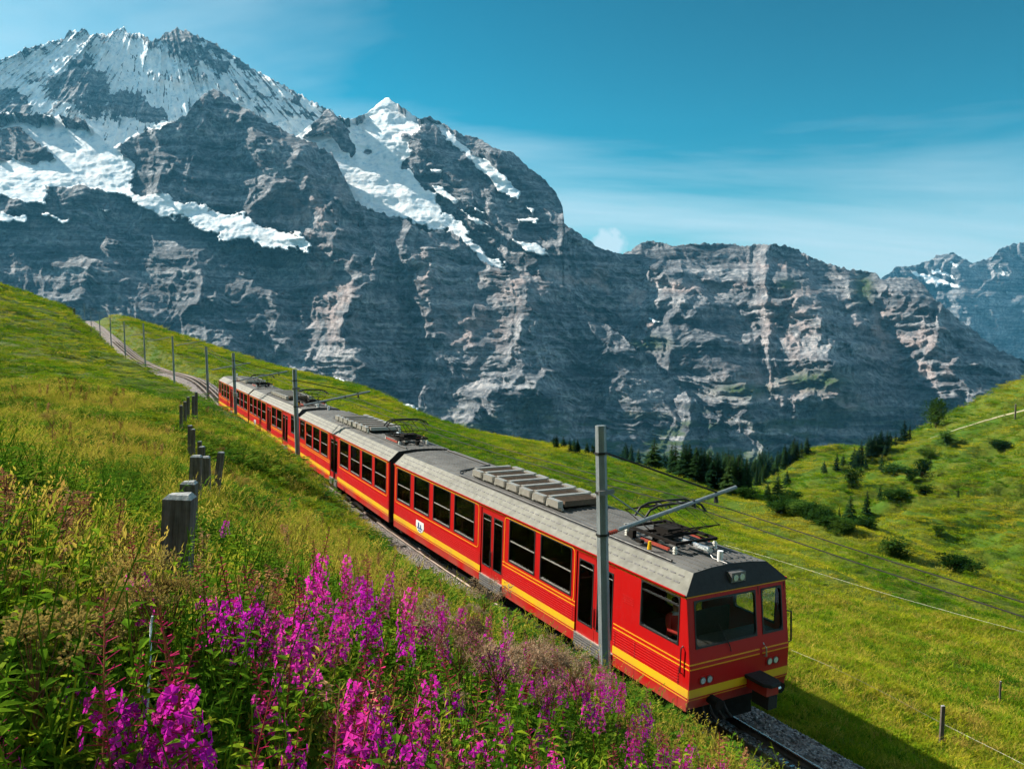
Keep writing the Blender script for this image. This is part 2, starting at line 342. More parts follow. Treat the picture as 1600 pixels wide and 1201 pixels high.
def hit(px, py, d0=2.0, d1=3000.0):
    """where the view ray through a photo point meets the ground"""
    v = ray(px, py); ds = np.geomspace(d0, d1, 900); z = ground_z(v[0] / v[1] * ds, ds, True)
    k = np.nonzero(v[2] / v[1] * ds <= z)[0]
    if len(k) == 0: return None
    d = ds[k[0]]; return np.array([v[0] / v[1] * d, d, float(ground_z(np.array([v[0] / v[1] * d]), np.array([d]))[0])])
# ------------------------------------------------------------------ mountains
def poly_mask(X, Y, poly, soft, seed, rough=10.0):
    """1 inside a polygon, with a ragged edge; soft in px"""
    q = np.array(poly, float); m = 2 * rough + soft; out = np.zeros(X.shape, np.float32)
    sel = (X > q[:, 0].min() - m) & (X < q[:, 0].max() + m) & (Y > q[:, 1].min() - m) & (Y < q[:, 1].max() + m)
    if sel.any(): out[sel] = _poly_mask(X[sel], Y[sel], poly, soft, seed, rough)
    return out
def _poly_mask(X, Y, poly, soft, seed, rough):
    jx = X + fbm(X / 38., Y / 30., 5, seed, 0.62) * rough; jy = Y + fbm(X / 34. + 9, Y / 26., 5, seed + 3, 0.62) * rough
    P = np.array(poly, float); ins = np.zeros(X.shape, bool); dmin = np.full(X.shape, 1e9)
    for (x0, y0), (x1, y1) in zip(P, np.roll(P, -1, 0)):
        c = ((y0 > jy) != (y1 > jy)) & (jx < (x1 - x0) * (jy - y0) / (y1 - y0 + 1e-12) + x0); ins ^= c
        L2 = (x1 - x0)**2 + (y1 - y0)**2; tt = np.clip(((jx - x0) * (x1 - x0) + (jy - y0) * (y1 - y0)) / L2, 0, 1)
        dmin = np.minimum(dmin, np.hypot(jx - x0 - tt * (x1 - x0), jy - y0 - tt * (y1 - y0)))
    return sstep(-soft, soft, np.where(ins, dmin, -dmin))
def ridge(X, Y, pts, A, wl, wr):
    """a rock rib: its left flank is wl wide, its right flank wr"""
    p = np.array(pts, float); o = np.argsort(p[:, 1]); xs = np.interp(Y, p[o, 1], p[o, 0])
    xs = xs + fbm(X / 60., Y / 22., 4, int(p[0, 0])) * 14
    y0, y1 = p[:, 1].min(), p[:, 1].max(); e = sstep(y0 - 8, y0 + 25, Y) * (1 - sstep(y1 - 40, y1 + 30, Y))
    d = X - xs; w = np.where(d < 0, wl, wr); return A * e * np.clip(1 - np.abs(d) / w, 0, 1) ** 1.15
def mountain(name, top, ybot, dbot, dtop, step, relief, snow=None, warm=None, green=None, seed=0, mat=None, crag=5.0):
    top = np.array(top, float); x0, x1 = top[0, 0], top[-1, 0]
    nu = int((x1 - x0) / step); xs = np.linspace(x0, x1, nu)
    yt = np.interp(xs, top[:, 0], top[:, 1]) + fbm(xs / 9., xs * 0 + seed, 4, seed, 0.6) * crag
    yb = np.interp(xs, *np.array(ybot, float).T) if isinstance(ybot, list) else np.full(nu, float(ybot))
    nv = int((yb - yt).max() / step); tt = np.linspace(0, 1, nv)
    X = np.repeat(xs[:, None], nv, 1); Y = yt[:, None] + (yb - yt)[:, None] * tt[None]
    hh = np.clip((yb.max() - Y) / (yb.max() - yt.min()), 0, 1)
    D = dbot + (dtop - dbot) * hh
    S = snow(X, Y) if snow else np.zeros_like(X)
    rel = relief(X, Y, S)
    # pull the surface back just below the crest so that the ridge has a thickness
    D = D - rel * D / F_PX
    v = FW[None, None] + ((X - 800) / F_PX)[..., None] * RT - ((Y - 600.5) / F_PX)[..., None] * UP
    P = v * (D / v[..., 1])[..., None]
    # back slope behind the crest
    back = [P[:, 0] + np.array([0, k * 1.0, -k * 0.9]) for k in (900.0, 300.0, 60.0)]
    P = np.concatenate([np.stack(back, 1), P], 1); S2 = np.concatenate([np.repeat(S[:, :1], 3, 1), S], 1)
    me = mesh_np(name, P.reshape(-1, 3), grid_faces(nu, nv + 3), False)
    me.polygons.foreach_set('use_smooth', np.ones(len(me.polygons), bool))
    attr(me, 'snow', S2.ravel())
    for nm, fn in (('warm', warm), ('green', green)):
        a = fn(X, Y) if fn else np.zeros_like(X)
        attr(me, nm, np.concatenate([np.repeat(a[:, :1], 3, 1), a], 1).ravel())
    return tag(obj(name, me, mat), kind='structure')
# rock, snow and ice
t = NT('rock_and_snow'); P = t.pos()
strata = t.mapping(P, (0.0010, 0.0010, 0.026), (R(5), R(-7), 0))
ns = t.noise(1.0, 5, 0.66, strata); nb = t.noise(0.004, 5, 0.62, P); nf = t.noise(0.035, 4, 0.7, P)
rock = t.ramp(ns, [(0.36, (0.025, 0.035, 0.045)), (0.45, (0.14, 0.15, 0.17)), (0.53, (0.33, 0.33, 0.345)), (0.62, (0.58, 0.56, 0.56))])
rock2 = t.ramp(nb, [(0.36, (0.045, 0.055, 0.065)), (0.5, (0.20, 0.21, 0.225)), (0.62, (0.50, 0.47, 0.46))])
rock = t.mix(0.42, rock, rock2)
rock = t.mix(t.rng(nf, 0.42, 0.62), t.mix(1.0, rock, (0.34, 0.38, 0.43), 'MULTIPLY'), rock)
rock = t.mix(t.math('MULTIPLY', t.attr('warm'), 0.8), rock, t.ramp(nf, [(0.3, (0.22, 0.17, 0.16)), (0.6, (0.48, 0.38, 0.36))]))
rock = t.mix(t.math('MULTIPLY', t.attr('green'), t.rng(nf, 0.30, 0.5)), rock, (0.045, 0.075, 0.026))
sa = t.math('ADD', t.attr('snow'), t.math('MULTIPLY', t.math('SUBTRACT', t.noise(0.018, 5, 0.72, P), 0.5), 0.85))
smask = t.rng(sa, 0.46, 0.56)
ice = t.ramp(t.noise(0.020, 4, 0.7, P), [(0.30, (0.40, 0.55, 0.64)), (0.44, (0.80, 0.84, 0.87)), (0.56, (0.95, 0.94, 0.93))])
col = t.mix(smask, rock, ice)
nrm = t.bump(t.math('ADD', t.math('MULTIPLY', ns, 26.0), t.math('ADD', t.math('MULTIPLY', nf, 16.0), t.math('MULTIPLY', nb, 40.0))), t.rng(smask, 0, 1, 0.85, 0.35), 1.0)
ROCK = t.out(col, 0.85, normal=nrm, spec=0.15)

def base_relief(X, Y, S, seed, flute=1.0, strat=0.6, dip=0.12, ice=0.5, y_ice=260):
    wx = X + fbm(X / 110., Y / 110., 4, seed) * 34; wy = Y + fbm(X / 80. + 5, Y / 80., 3, seed + 2) * 16
    lean = wx + 0.18 * (wy - 400)
    r = ridged(lean / 130., wy / 330., 4, seed + 5, 0.5) * 40 * flute * (0.45 + 0.9 * sstep(-0.35, 0.4, gnoise(X / 130., Y / 110., seed + 50))) + ridged(lean / 46. + 7, wy / 210., 3, seed + 8, 0.5) * 12 * flute + ridged(wx / 17., wy / 60., 2, seed + 9, 0.5) * 3.2 * flute
    # strata: cliffs and ledges
    lv = (wy - dip * wx + fbm(wx / 70., wy / 70., 4, seed + 11) * 7)
    for per, amp in ((37., 0.45), (14., 0.55), (6.4, 0.65)):
        ph = lv / per + 0.8 * gnoise(wx / 140., wy / 70., seed + int(per)) ; fr = ph - np.floor(ph)
        r = r + strat * amp * per * (sstep(0.0, 0.35, fr) - fr) * (0.55 + 0.9 * sstep(-0.3, 0.3, gnoise(wx / 60., wy / 40., seed + 40)))
    r = r + fbm(X / 6., Y / 4.5, 2, seed + 13, 0.5) * 1.1
    smooth = fbm(X / 60., Y / 30., 4, seed + 19, 0.5) * 7 + fbm(X / 10., Y / 4.5, 3, seed + 21, 0.6) * 1.0 + ice * (Y - y_ice)
    k = sstep(0.35, 0.7, S); return r * (1 - k) + (smooth + 26) * k
# --- the highest snowy summit, far behind
J_TOP = [(-140, 130), (-60, 102), (0, 92), (22, 86), (40, 76), (62, 70), (85, 64), (102, 60), (108, 48), (134, 46), (142, 56), (160, 53), (178, 51), (184, 42), (194, 45), (204, 53), (216, 51), (234, 62), (248, 60),
         (262, 51), (276, 45), (292, 48), (312, 58), (334, 68), (354, 79), (382, 99), (420, 121), (462, 144), (500, 165), (532, 182), (560, 200), (600, 240)]
def j_snow(X, Y):
    # rock ribs run down the fan-shaped face
    ang = (X - 250) / np.maximum(Y + 60, 20); rib = ridged(ang * 20., Y / 60., 4, 77, 0.6)
    s = 1.0 - np.clip(rib - 0.85, 0, 1) * 0.8 - 0.35 * sstep(0.2, 0.75, fbm(X / 30., Y / 22., 5, 70, 0.6))
    yt = np.interp(X, *np.array(J_TOP, float).T)
    s = s - 0.55 * poly_mask(X, Y, [(235, 60), (275, 44), (320, 60), (360, 82), (375, 110), (330, 118), (290, 105), (250, 90)], 14, 71, 16)
    s = s - 0.6 * poly_mask(X, Y, [(55, 118), (95, 112), (150, 95), (185, 150), (235, 170), (215, 185), (150, 185), (85, 165)], 12, 72, 18)
    s = s - 0.7 * poly_mask(X, Y, [(175, 140), (212, 150), (250, 172), (258, 195), (225, 190), (180, 168)], 6, 73, 10)
    s = s - 0.45 * poly_mask(X, Y, [(340, 120), (400, 135), (470, 160), (500, 178), (440, 185), (380, 160)], 12, 74, 18)
    s = s - 0.6 * poly_mask(X, Y, [(-140, 150), (20, 140), (52, 160), (40, 182), (-10, 178), (-140, 180)], 5, 75, 8)
    s = s - 0.4 * (1 - sstep(4, 16, Y - yt + fbm(X / 12., Y / 12., 3, 76) * 8))
    return np.clip(s, 0, 1)
def j_rel(X, Y, S):
    ang = (X - 250) / np.maximum(Y + 60, 20)
    r = ridged(ang * 11., Y / 160., 3, 77, 0.5) * 9 + fbm(X / 50., Y / 40., 4, 80, 0.55) * 14 + fbm(X / 7., Y / 9., 3, 81) * 1.6
    r = r + ridge(X, Y, [(276, 45), (330, 120), (420, 200)], 35, 120, 60) + ridge(X, Y, [(120, 46), (140, 120), (120, 200)], 30, 70, 70)
    return r * (0.6 + 0.4 * (1 - S))
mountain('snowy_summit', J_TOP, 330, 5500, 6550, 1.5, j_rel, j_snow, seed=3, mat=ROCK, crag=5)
# --- white cone and the dark shoulder to its right
S_TOP = [(440, 230), (470, 208), (492, 190), (512, 170), (530, 184), (548, 186), (572, 178), (590, 163), (603, 152), (618, 160), (640, 176), (654, 186), (672, 182), (690, 192), (722, 210), (748, 216), (776, 233), (802, 238),
         (826, 262), (850, 279), (868, 300), (879, 322), (882, 350), (902, 363), (940, 389), (975, 398), (1010, 420), (1080, 470), (1160, 520)]
def s_snow(X, Y):
    s = 0.95 * poly_mask(X, Y, [(440, 215), (500, 192), (535, 185), (572, 178), (603, 148), (640, 174), (658, 188), (652, 208), (640, 212), (645, 232), (640, 250), (628, 262), (650, 280), (662, 290), (680, 305), (690, 330), (722, 352),
                        (742, 378), (790, 412), (792, 424), (750, 415), (720, 372), (690, 362), (650, 350), (560, 330), (530, 290), (440, 260)], 3, 90, 9)
    s = s - 0.9 * poly_mask(X, Y, [(476, 214), (494, 192), (514, 168), (528, 188), (545, 205), (556, 234), (552, 242), (530, 234), (520, 210), (494, 210)], 2, 91, 5)
    for k, (cx, cy) in enumerate([(575, 238), (632, 212), (640, 254)]):
        s = s - 0.8 * np.exp(-(((X - cx) / 9)**2 + ((Y - cy) / 5)**2))
    for k, pl in enumerate([[(660, 182), (690, 198), (712, 212), (735, 240), (770, 258), (790, 275), (812, 298), (806, 312), (782, 298), (760, 275), (735, 250), (700, 218)],
                            [(674, 290), (690, 292), (718, 316), (712, 322), (690, 310)], [(716, 324), (745, 340), (768, 356), (745, 350)], [(672, 264), (692, 266), (690, 274), (676, 272)],
                            [(798, 372), (838, 376), (858, 402), (830, 392)], [(820, 320), (834, 328), (832, 335)], [(804, 342), (838, 344), (836, 350), (810, 350)], [(726, 318), (760, 330), (750, 330)]]):
        s = np.maximum(s, 0.9 * poly_mask(X, Y, pl, 2, 95 + k, 5))
    s = np.maximum(s, 1.2 * poly_mask(X, Y, [(556, 186), (575, 176), (603, 146), (632, 170), (654, 190), (644, 206), (610, 200), (560, 204)], 2, 99, 2.0))
    return np.clip(s, 0, 1.2)
def s_rel(X, Y, S):
    r = base_relief(X, Y, S, 130, 0.55, 0.55, 0.45, 0.35, 260)
    r = r + ridge(X, Y, [(603, 146), (601, 175), (606, 225)], 13, 55, 55) + ridge(X, Y, [(655, 186), (700, 270), (790, 360), (900, 480)], 42, 60, 130)
    r = r + ridge(X, Y, [(745, 215), (830, 300), (880, 350), (960, 440)], 34, 60, 60) + ridge(X, Y, [(514, 170), (540, 215), (556, 240)], 26, 40, 24)
    return r
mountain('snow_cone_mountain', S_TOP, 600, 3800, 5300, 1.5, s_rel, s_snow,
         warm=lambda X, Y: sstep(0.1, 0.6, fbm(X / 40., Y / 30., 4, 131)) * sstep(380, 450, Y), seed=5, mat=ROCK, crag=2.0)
# --- the dark pyramid, the hanging glacier and the great wall below
W_TOP = [(-140, 200), (0, 176), (60, 178), (130, 186), (175, 232), (205, 214), (242, 196), (275, 187), (290, 180), (300, 165), (316, 150), (335, 138), (352, 149), (372, 163), (400, 179), (430, 196), (447, 206), (470, 216), (492, 224),
         (520, 242), (533, 268), (546, 292), (556, 312), (572, 326), (602, 334), (640, 347), (664, 362), (700, 360), (722, 372), (746, 402), (764, 414), (786, 422), (815, 424), (850, 436), (890, 452), (905, 486), (960, 515), (1010, 560), (1080, 620), (1150, 672), (1200, 700)]
def w_snow(X, Y):
    s = 0.95 * poly_mask(X, Y, [(-140, 185), (0, 182), (60, 182), (150, 190), (240, 182), (285, 186), (225, 208), (178, 226), (205, 248), (205, 285), (222, 300), (300, 318), (345, 330), (376, 328), (378, 345), (440, 358), (480, 372),
                        (492, 388), (470, 392), (420, 388), (350, 372), (290, 345), (240, 330), (190, 302), (120, 290), (75, 292), (70, 322), (40, 318), (0, 308), (-140, 312)], 3, 150, 9)
    s = s - 0.95 * poly_mask(X, Y, [(-140, 196), (30, 200), (56, 222), (60, 226), (88, 240), (88, 254), (60, 250), (40, 254), (-140, 245)], 2.5, 152, 6)
    for k, pl in enumerate([[(60, 330), (110, 345), (95, 352)], [(-20, 330), (45, 338), (40, 346), (-20, 340)], [(150, 325), (175, 330), (168, 334)], [(498, 210), (528, 212), (524, 228), (500, 226)],
                            [(610, 622), (650, 640), (662, 652), (640, 648)], [(520, 590), (540, 594), (535, 602)]]):
        s = np.maximum(s, 0.85 * poly_mask(X, Y, pl, 2, 155 + k, 6))
    return np.clip(s, 0, 1)
def w_rel(X, Y, S):
    r = base_relief(X, Y, S, 170, 0.62, 0.7, 0.10 * np.where(X < 400, 2.2, 1.0), 0.5, 270)
    for pts, A, a, b in [([(335, 138), (318, 200), (300, 260), (285, 320)], 34, 100, 60), ([(447, 206), (490, 290), (525, 370), (548, 400), (556, 530), (562, 640)], 66, 95, 50), ([(372, 163), (400, 250), (430, 330)], 26, 60, 50),
                         ([(662, 372), (670, 400), (668, 475), (690, 600)], 44, 42, 70), ([(800, 424), (826, 446), (834, 500), (850, 640)], 64, 95, 70), ([(735, 430), (740, 560)], 24, 45, 35),
                         ([(905, 490), (960, 560), (1000, 640)], 36, 60, 60), ([(110, 390), (200, 470), (260, 520)], 36, 100, 60), ([(280, 380), (330, 460), (380, 560)], 34, 90, 60), ([(420, 440), (440, 520), (470, 620)], 30, 60, 45), ([(740, 520), (760, 600), (780, 690)], 30, 70, 50)]:
        r = r + ridge(X, Y, pts, A, a, b)
    r = r - ridge(X, Y, [(632, 400), (640, 480), (655, 600)], 30, 24, 18) - ridge(X, Y, [(440, 395), (430, 470)], 30, 60, 50)
    return r
def w_sunlit(X, Y):  # warm tint painted where sunlight falls on the buttresses
    m = 0
    for cx, cy, sx, sy in [(525, 470, 40, 70), (665, 420, 16, 45), (815, 440, 45, 40), (500, 330, 60, 60), (735, 510, 60, 40)]:
        m = np.maximum(m, np.exp(-((X - cx) / sx)**2 - ((Y - cy) / sy)**2))
    return m * sstep(-0.5, 0.4, fbm(X / 22., Y / 26., 4, 190))
mountain('rock_wall', W_TOP, 775, 3000, 5000, 1.5, w_rel, w_snow, warm=w_sunlit,
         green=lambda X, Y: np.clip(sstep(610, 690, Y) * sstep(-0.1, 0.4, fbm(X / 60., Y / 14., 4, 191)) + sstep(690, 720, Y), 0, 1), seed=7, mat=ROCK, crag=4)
# --- the long flat-topped wall on the right
M_TOP = [(880, 440), (935, 402), (966, 400), (984, 391), (998, 381), (1016, 376), (1036, 380), (1050, 384), (1082, 381), (1122, 380), (1150, 382), (1164, 386), (1182, 381), (1206, 382), (1226, 383), (1252, 393), (1268, 402), (1292, 411), (1322, 420), (1346, 423),
         (1367, 425), (1376, 437), (1396, 434), (1420, 432), (1440, 441), (1456, 462), (1500, 500), (1560, 546), (1602, 564), (1700, 612), (1800, 650)]
def m_snow(X, Y):
    s = np.zeros_like(X)
    for k, pl in enumerate([[(905, 486), (955, 512), (945, 522), (915, 502)], [(998, 492), (1036, 500), (1020, 512)], [(960, 440), (985, 448), (970, 450)], [(940, 500), (985, 512), (970, 520)]]):
        s = np.maximum(s, 0.75 * poly_mask(X, Y, pl, 3, 210 + k, 8))
    return s
def m_rel(X, Y, S):
    r = base_relief(X, Y, S, 230, 0.5, 0.8, 0.02, 0.0, 0) - 95 * (1 - sstep(890, 1080, X)) * (1 - sstep(480, 600, Y))
    # scree ledges between the cliff bands near the top
    tl = Y - np.interp(X, *np.array(M_TOP, float).T) + fbm(X / 45., Y / 30., 4, 233) * 9
    for a, b, A in ((22, 44, 34), (62, 92, 40), (118, 150, 30)):
        r = r + A * (sstep(a, b, tl)) * np.exp(-np.maximum(tl - b, 0) / 130) * (1 - sstep(1330, 1420, X))
    for pts, A, a, b in [([(1180, 420), (1225, 445), (1262, 470), (1290, 530), (1312, 640)], 96, 125, 70), ([(1398, 436), (1424, 470), (1470, 545), (1540, 650)], 90, 100, 60), ([(1452, 462), (1505, 530), (1575, 600)], 40, 42, 36),
                         ([(1000, 390), (1085, 480), (1150, 590), (1200, 690)], 50, 120, 80), ([(1120, 560), (1165, 620), (1180, 690)], 28, 60, 40), ([(1320, 424), (1335, 470), (1360, 560)], 30, 40, 30)]:
        r = r + ridge(X, Y, pts, A, a, b)
    return r
def m_sunlit(X, Y):  # sunlit faces and ledges painted into the rock colour
    m = 0
    for cx, cy, sx, sy in [(1235, 500, 45, 60), (1380, 515, 45, 40), (1440, 560, 40, 50), (1210, 600, 70, 25), (1200, 415, 40, 10), (1080, 447, 110, 9), (1320, 625, 40, 20)]:
        m = np.maximum(m, np.exp(-((X - cx) / sx)**2 - ((Y - cy) / sy)**2))
    return m * sstep(-0.5, 0.4, fbm(X / 22., Y / 26., 4, 250))
def m_green(X, Y):
    m = np.clip(sstep(600, 690, Y) * sstep(0.0, 0.5, fbm(X / 60., Y / 14., 4, 251)) * 0.8 + sstep(690, 718, Y), 0, 1)
    for cx, cy, sx, sy in [(1230, 445, 16, 8), (1275, 595, 50, 14), (1350, 450, 14, 20), (1010, 535, 30, 10), (1165, 610, 40, 10), (935, 605, 18, 6), (1250, 660, 60, 6)]:
        m = np.maximum(m, 1.3 * np.exp(-((X - cx) / sx)**2 - ((Y - cy) / sy)**2))
    return np.clip(m, 0, 1)
mountain('flat_topped_mountain', M_TOP, 775, 3100, 4750, 1.5, m_rel, m_snow, m_sunlit, m_green, seed=9, mat=ROCK, crag=3.0)
# --- hazy peaks far to the right
K_TOP = [(1300, 470), (1360, 446), (1384, 430), (1398, 418), (1424, 415), (1446, 409), (1466, 400), (1488, 394), (1502, 402), (1522, 411), (1546, 404), (1562, 390), (1582, 380), (1602, 378), (1660, 362), (1740, 395), (1820, 410)]
def k_snow(X, Y):
    s = np.zeros_like(X)
    for k, pl in enumerate([[(1412, 418), (1440, 424), (1480, 440), (1505, 448), (1500, 454), (1460, 446), (1440, 436)], [(1450, 418), (1490, 428), (1500, 436), (1470, 430)], [(1540, 412), (1565, 418), (1580, 434), (1556, 428)], [(1470, 402), (1500, 412), (1505, 420)], [(1576, 452), (1592, 458), (1580, 460)]]):
        s = np.maximum(s, 0.8 * poly_mask(X, Y, pl, 3, 270 + k, 7))
    return s
mountain('far_peaks', K_TOP, 640, 8200, 9600, 2.0, lambda X, Y, S: base_relief(X, Y, S, 290, 0.6, 0.5, -0.1, 0.0, 0) + ridge(X, Y, [(1488, 394), (1500, 450), (1540, 540)], 30, 60, 60) + ridge(X, Y, [(1590, 380), (1600, 450), (1610, 560)], 30, 60, 60), k_snow, seed=11, mat=ROCK, crag=3)
# ------------------------------------------------------------------ materials of the railway
def paint(name, color, rough=0.34, grime=0.25, spec=0.3):
    t = NT(name); oc = t.add('ShaderNodeTexCoord').outputs['Object']
    f = t.noise(1.3, 6, 0.6, oc); f2 = t.noise(22, 4, 0.6, t.mapping(oc, (1, 1, 0.12)))
    c = t.mix(t.rng(f, 0.3, 0.75, 0.0, grime), color, tuple(k * 0.62 + 0.012 for k in color))
    c = t.mix(t.rng(f2, 0.55, 0.8, 0.0, grime * 0.9), c, tuple(k * 0.55 + 0.03 for k in color))
    # dust thrown up from the ballast
    z = t.add('ShaderNodeSeparateXYZ', {0: oc}).outputs[2]
    c = t.mix(t.math('MULTIPLY', t.rng(z, 1.35, 0.7, 0, 0.6), t.rng(f, 0.35, 0.65)), c, (0.22, 0.13, 0.09))
    return t.out(c, t.rng(f2, 0.3, 0.8, rough, rough + 0.2), 0.0, None, spec)
M_RED = paint('red_paint', (0.47, 0.003, 0.0035)); M_YEL = paint('yellow_paint', (0.78, 0.46, 0.010), 0.4, 0.2)
M_LINE = paint('orange_yellow_line', (0.80, 0.33, 0.012), 0.4, 0.1); M_DRED = paint('door_red_paint', (0.44, 0.006, 0.006), 0.35)
M_CREAM = simple('weathered_cream_roof', (0.145, 0.143, 0.118), 0.7, 0, 0.3, 3.0); M_ROOF = simple('grey_roof_sheet', (0.10, 0.098, 0.095), 0.65, 0.0, 0.4, 2.0)
M_VISOR = simple('anthracite_paint', (0.026, 0.026, 0.026), 0.6, 0, 0.2, spec=0.2); M_BLACK = simple('black_rubber', (0.012, 0.012, 0.013), 0.55, 0, 0.2)
M_GREY = simple('grey_metal', (0.15, 0.145, 0.145), 0.45, 0.3, 0.2); M_STEEL = simple('bright_steel', (0.55, 0.55, 0.56), 0.3, 0.9, 0.15)
M_UNDER = simple('brake_dust_black', (0.016, 0.014, 0.013), 0.9, 0, 0.35, 5.0, spec=0.1); M_INT = simple('interior_dark', (0.035, 0.030, 0.028), 0.7, 0, 0.2)
M_SEAT = simple('red_seat_cloth', (0.20, 0.018, 0.014), 0.85, 0, 0.2); M_RES = simple('resistor_brown', (0.13, 0.085, 0.055), 0.7, 0.2, 0.3, 14.0)
M_ALU = simple('pale_aluminium', (0.42, 0.395, 0.36), 0.45, 0.5, 0.15); M_CERAM = simple('white_insulator', (0.70, 0.68, 0.62), 0.25, 0, 0.1)
M_WHITE = simple('white_enamel', (0.80, 0.80, 0.80), 0.3, 0, 0.05); M_RUST = simple('rust_red_busbar', (0.30, 0.045, 0.025), 0.6, 0, 0.3)
M_BLUE = simple('blue_enamel', (0.03, 0.09, 0.25), 0.3, 0, 0.1)
def glass_mat(name, tintc, refl=0.55):
    t = NT(name); tr = t.add('ShaderNodeBsdfTransparent', {'Color': (*tintc, 1)}); gl = t.add('ShaderNodeBsdfGlossy', {'Color': (0.9, 0.95, 1, 1), 'Roughness': 0.03})
    fr = t.add('ShaderNodeLayerWeight', {'Blend': 0.5}).outputs['Facing']; fac = t.math('ADD', t.math('MULTIPLY', t.math('POWER', fr, 4.0), refl), 0.02)
    mx = t.add('ShaderNodeMixShader', {0: fac}); t.l.new(tr.outputs[0], mx.inputs[1]); t.l.new(gl.outputs[0], mx.inputs[2])
    o = t.add('ShaderNodeOutputMaterial'); t.l.new(mx.outputs[0], o.inputs[0]); return t.m
M_GLASS = glass_mat('tinted_window_glass', (0.42, 0.44, 0.44), 0.6); M_CLEAR = glass_mat('clear_cab_glass', (0.86, 0.88, 0.87), 0.6); M_LENS = simple('headlamp_glass', (0.62, 0.70, 0.74), 0.12, 0.4, 0.25, 60.0)
# ------------------------------------------------------------------ the train
CL, HW, EAVE, BOT = 15.0, 1.325, 2.95, 0.76
def wall(mb, M, u0, u1, v0, v1, holes, th=0.05):
    """a sheet wall of thickness th with rectangular openings; M maps (u, v, outward) to the car"""
    us = sorted({u0, u1, *[h[0] for h in holes], *[h[1] for h in holes]}); us = [u for u in us if u0 <= u <= u1]
    for a, b in zip(us, us[1:]):
        cuts = sorted([(max(h[2], v0), min(h[3], v1)) for h in holes if h[0] <= a + 1e-6 and h[1] >= b - 1e-6]); z = v0
        for c0, c1 in cuts + [(v1, v1)]:
            if c0 - z > 1e-4: slab(mb, M, a, b, z, c0, -th, 0.0)
            z = c1
def slab(mb, M, u0, u1, v0, v1, w0, w1):
    p = [M(u, v, w) for w in (w0, w1) for u, v in ((u0, v0), (u1, v0), (u1, v1), (u0, v1))]
    mb.add(p, [(0,3,2,1),(4,5,6,7),(0,1,5,4),(1,2,6,5),(2,3,7,6),(3,0,4,7)]); return mb
def rrect(u0, u1, v0, v1, r, k=4):
    out = []
    for cx, cy, a0 in ((u1 - r, v1 - r, 0), (u0 + r, v1 - r, 90), (u0 + r, v0 + r, 180), (u1 - r, v0 + r, 270)):
        for i in range(k + 1):
            a = R(a0 + 90 * i / k); out.append((cx + r * math.cos(a), cy + r * math.sin(a)))
    return out
def ring(mb, M, u0, u1, v0, v1, r, t, w0, w1, square=False):
    """a raised frame; square=True keeps a square outer outline with rounded daylight corners"""
    inn = rrect(u0 + t, u1 - t, v0 + t, v1 - t, r); n = len(inn)
    outr = rrect(u0, u1, v0, v1, 0.0005 if square else r + t)
    vs = [M(u, v, w) for w in (w0, w1) for lp in (outr, inn) for u, v in lp]; fs = []
    for i in range(n):
        j = (i + 1) % n
        fs += [(2*n+i, 2*n+j, 3*n+j, 3*n+i), (i, n+i, n+j, j), (i, j, 2*n+j, 2*n+i), (n+i, 3*n+i, 3*n+j, n+j)]
    mb.add(vs, fs); return mb
def disc(mb, M, u, v, r, w0, w1, n=14):
    p = [M(u + r * math.cos(2*math.pi*i/n), v + r * math.sin(2*math.pi*i/n), w) for w in (w0, w1) for i in range(n)]
    mb.add(p, [tuple(range(n)), tuple(range(n, 2*n))] + [(i, (i+1) % n, n + (i+1) % n, n + i) for i in range(n)]); return mb
ML = lambda u, v, w: (u, HW + w, v)
MR = lambda u, v, w: (u, -HW - w, v)
def rake(v): return float(np.interp(v, [0.76, 1.0, 1.60, 2.95], [-0.08, -0.18, -0.18, 0.0]))
MF = lambda u, v, w: (rake(v) - w, HW - u, v)
WZ0, WZ1 = EAVE - 1.20, EAVE - 0.075
def window(car, M, u0, u1, v0=WZ0, v1=WZ1, bar=True, top_vent=False):
    w = ring(MB(), M, u0 - 0.004, u1 + 0.004, v0 - 0.004, v1 + 0.004, 0.07, 0.028, -0.05, 0.010, True).build('window', M_BLACK, car)
    slab(MB(), M, u0 + 0.02, u1 - 0.02, v0 + 0.02, v1 - 0.02, -0.026, -0.020).build('pane', M_CLEAR if top_vent else M_GLASS, w)
    if bar: slab(MB(), M, u0 + 0.02, u1 - 0.02, EAVE - 0.655, EAVE - 0.63, -0.018, -0.006).build('glazing_bar', M_ALU, w)
    if bar: slab(MB(), M, u0 + 0.05, u1 - 0.05, v0 + 0.034, v0 + 0.052, -0.012, 0.006).build('bottom_rail', M_ALU, w)
    if top_vent:
        slab(MB(), M, u0 + 0.02, u1 - 0.02, v1 - 0.20, v1 - 0.17, -0.018, 0.004).build('glazing_bar', M_BLACK, w)
    return w
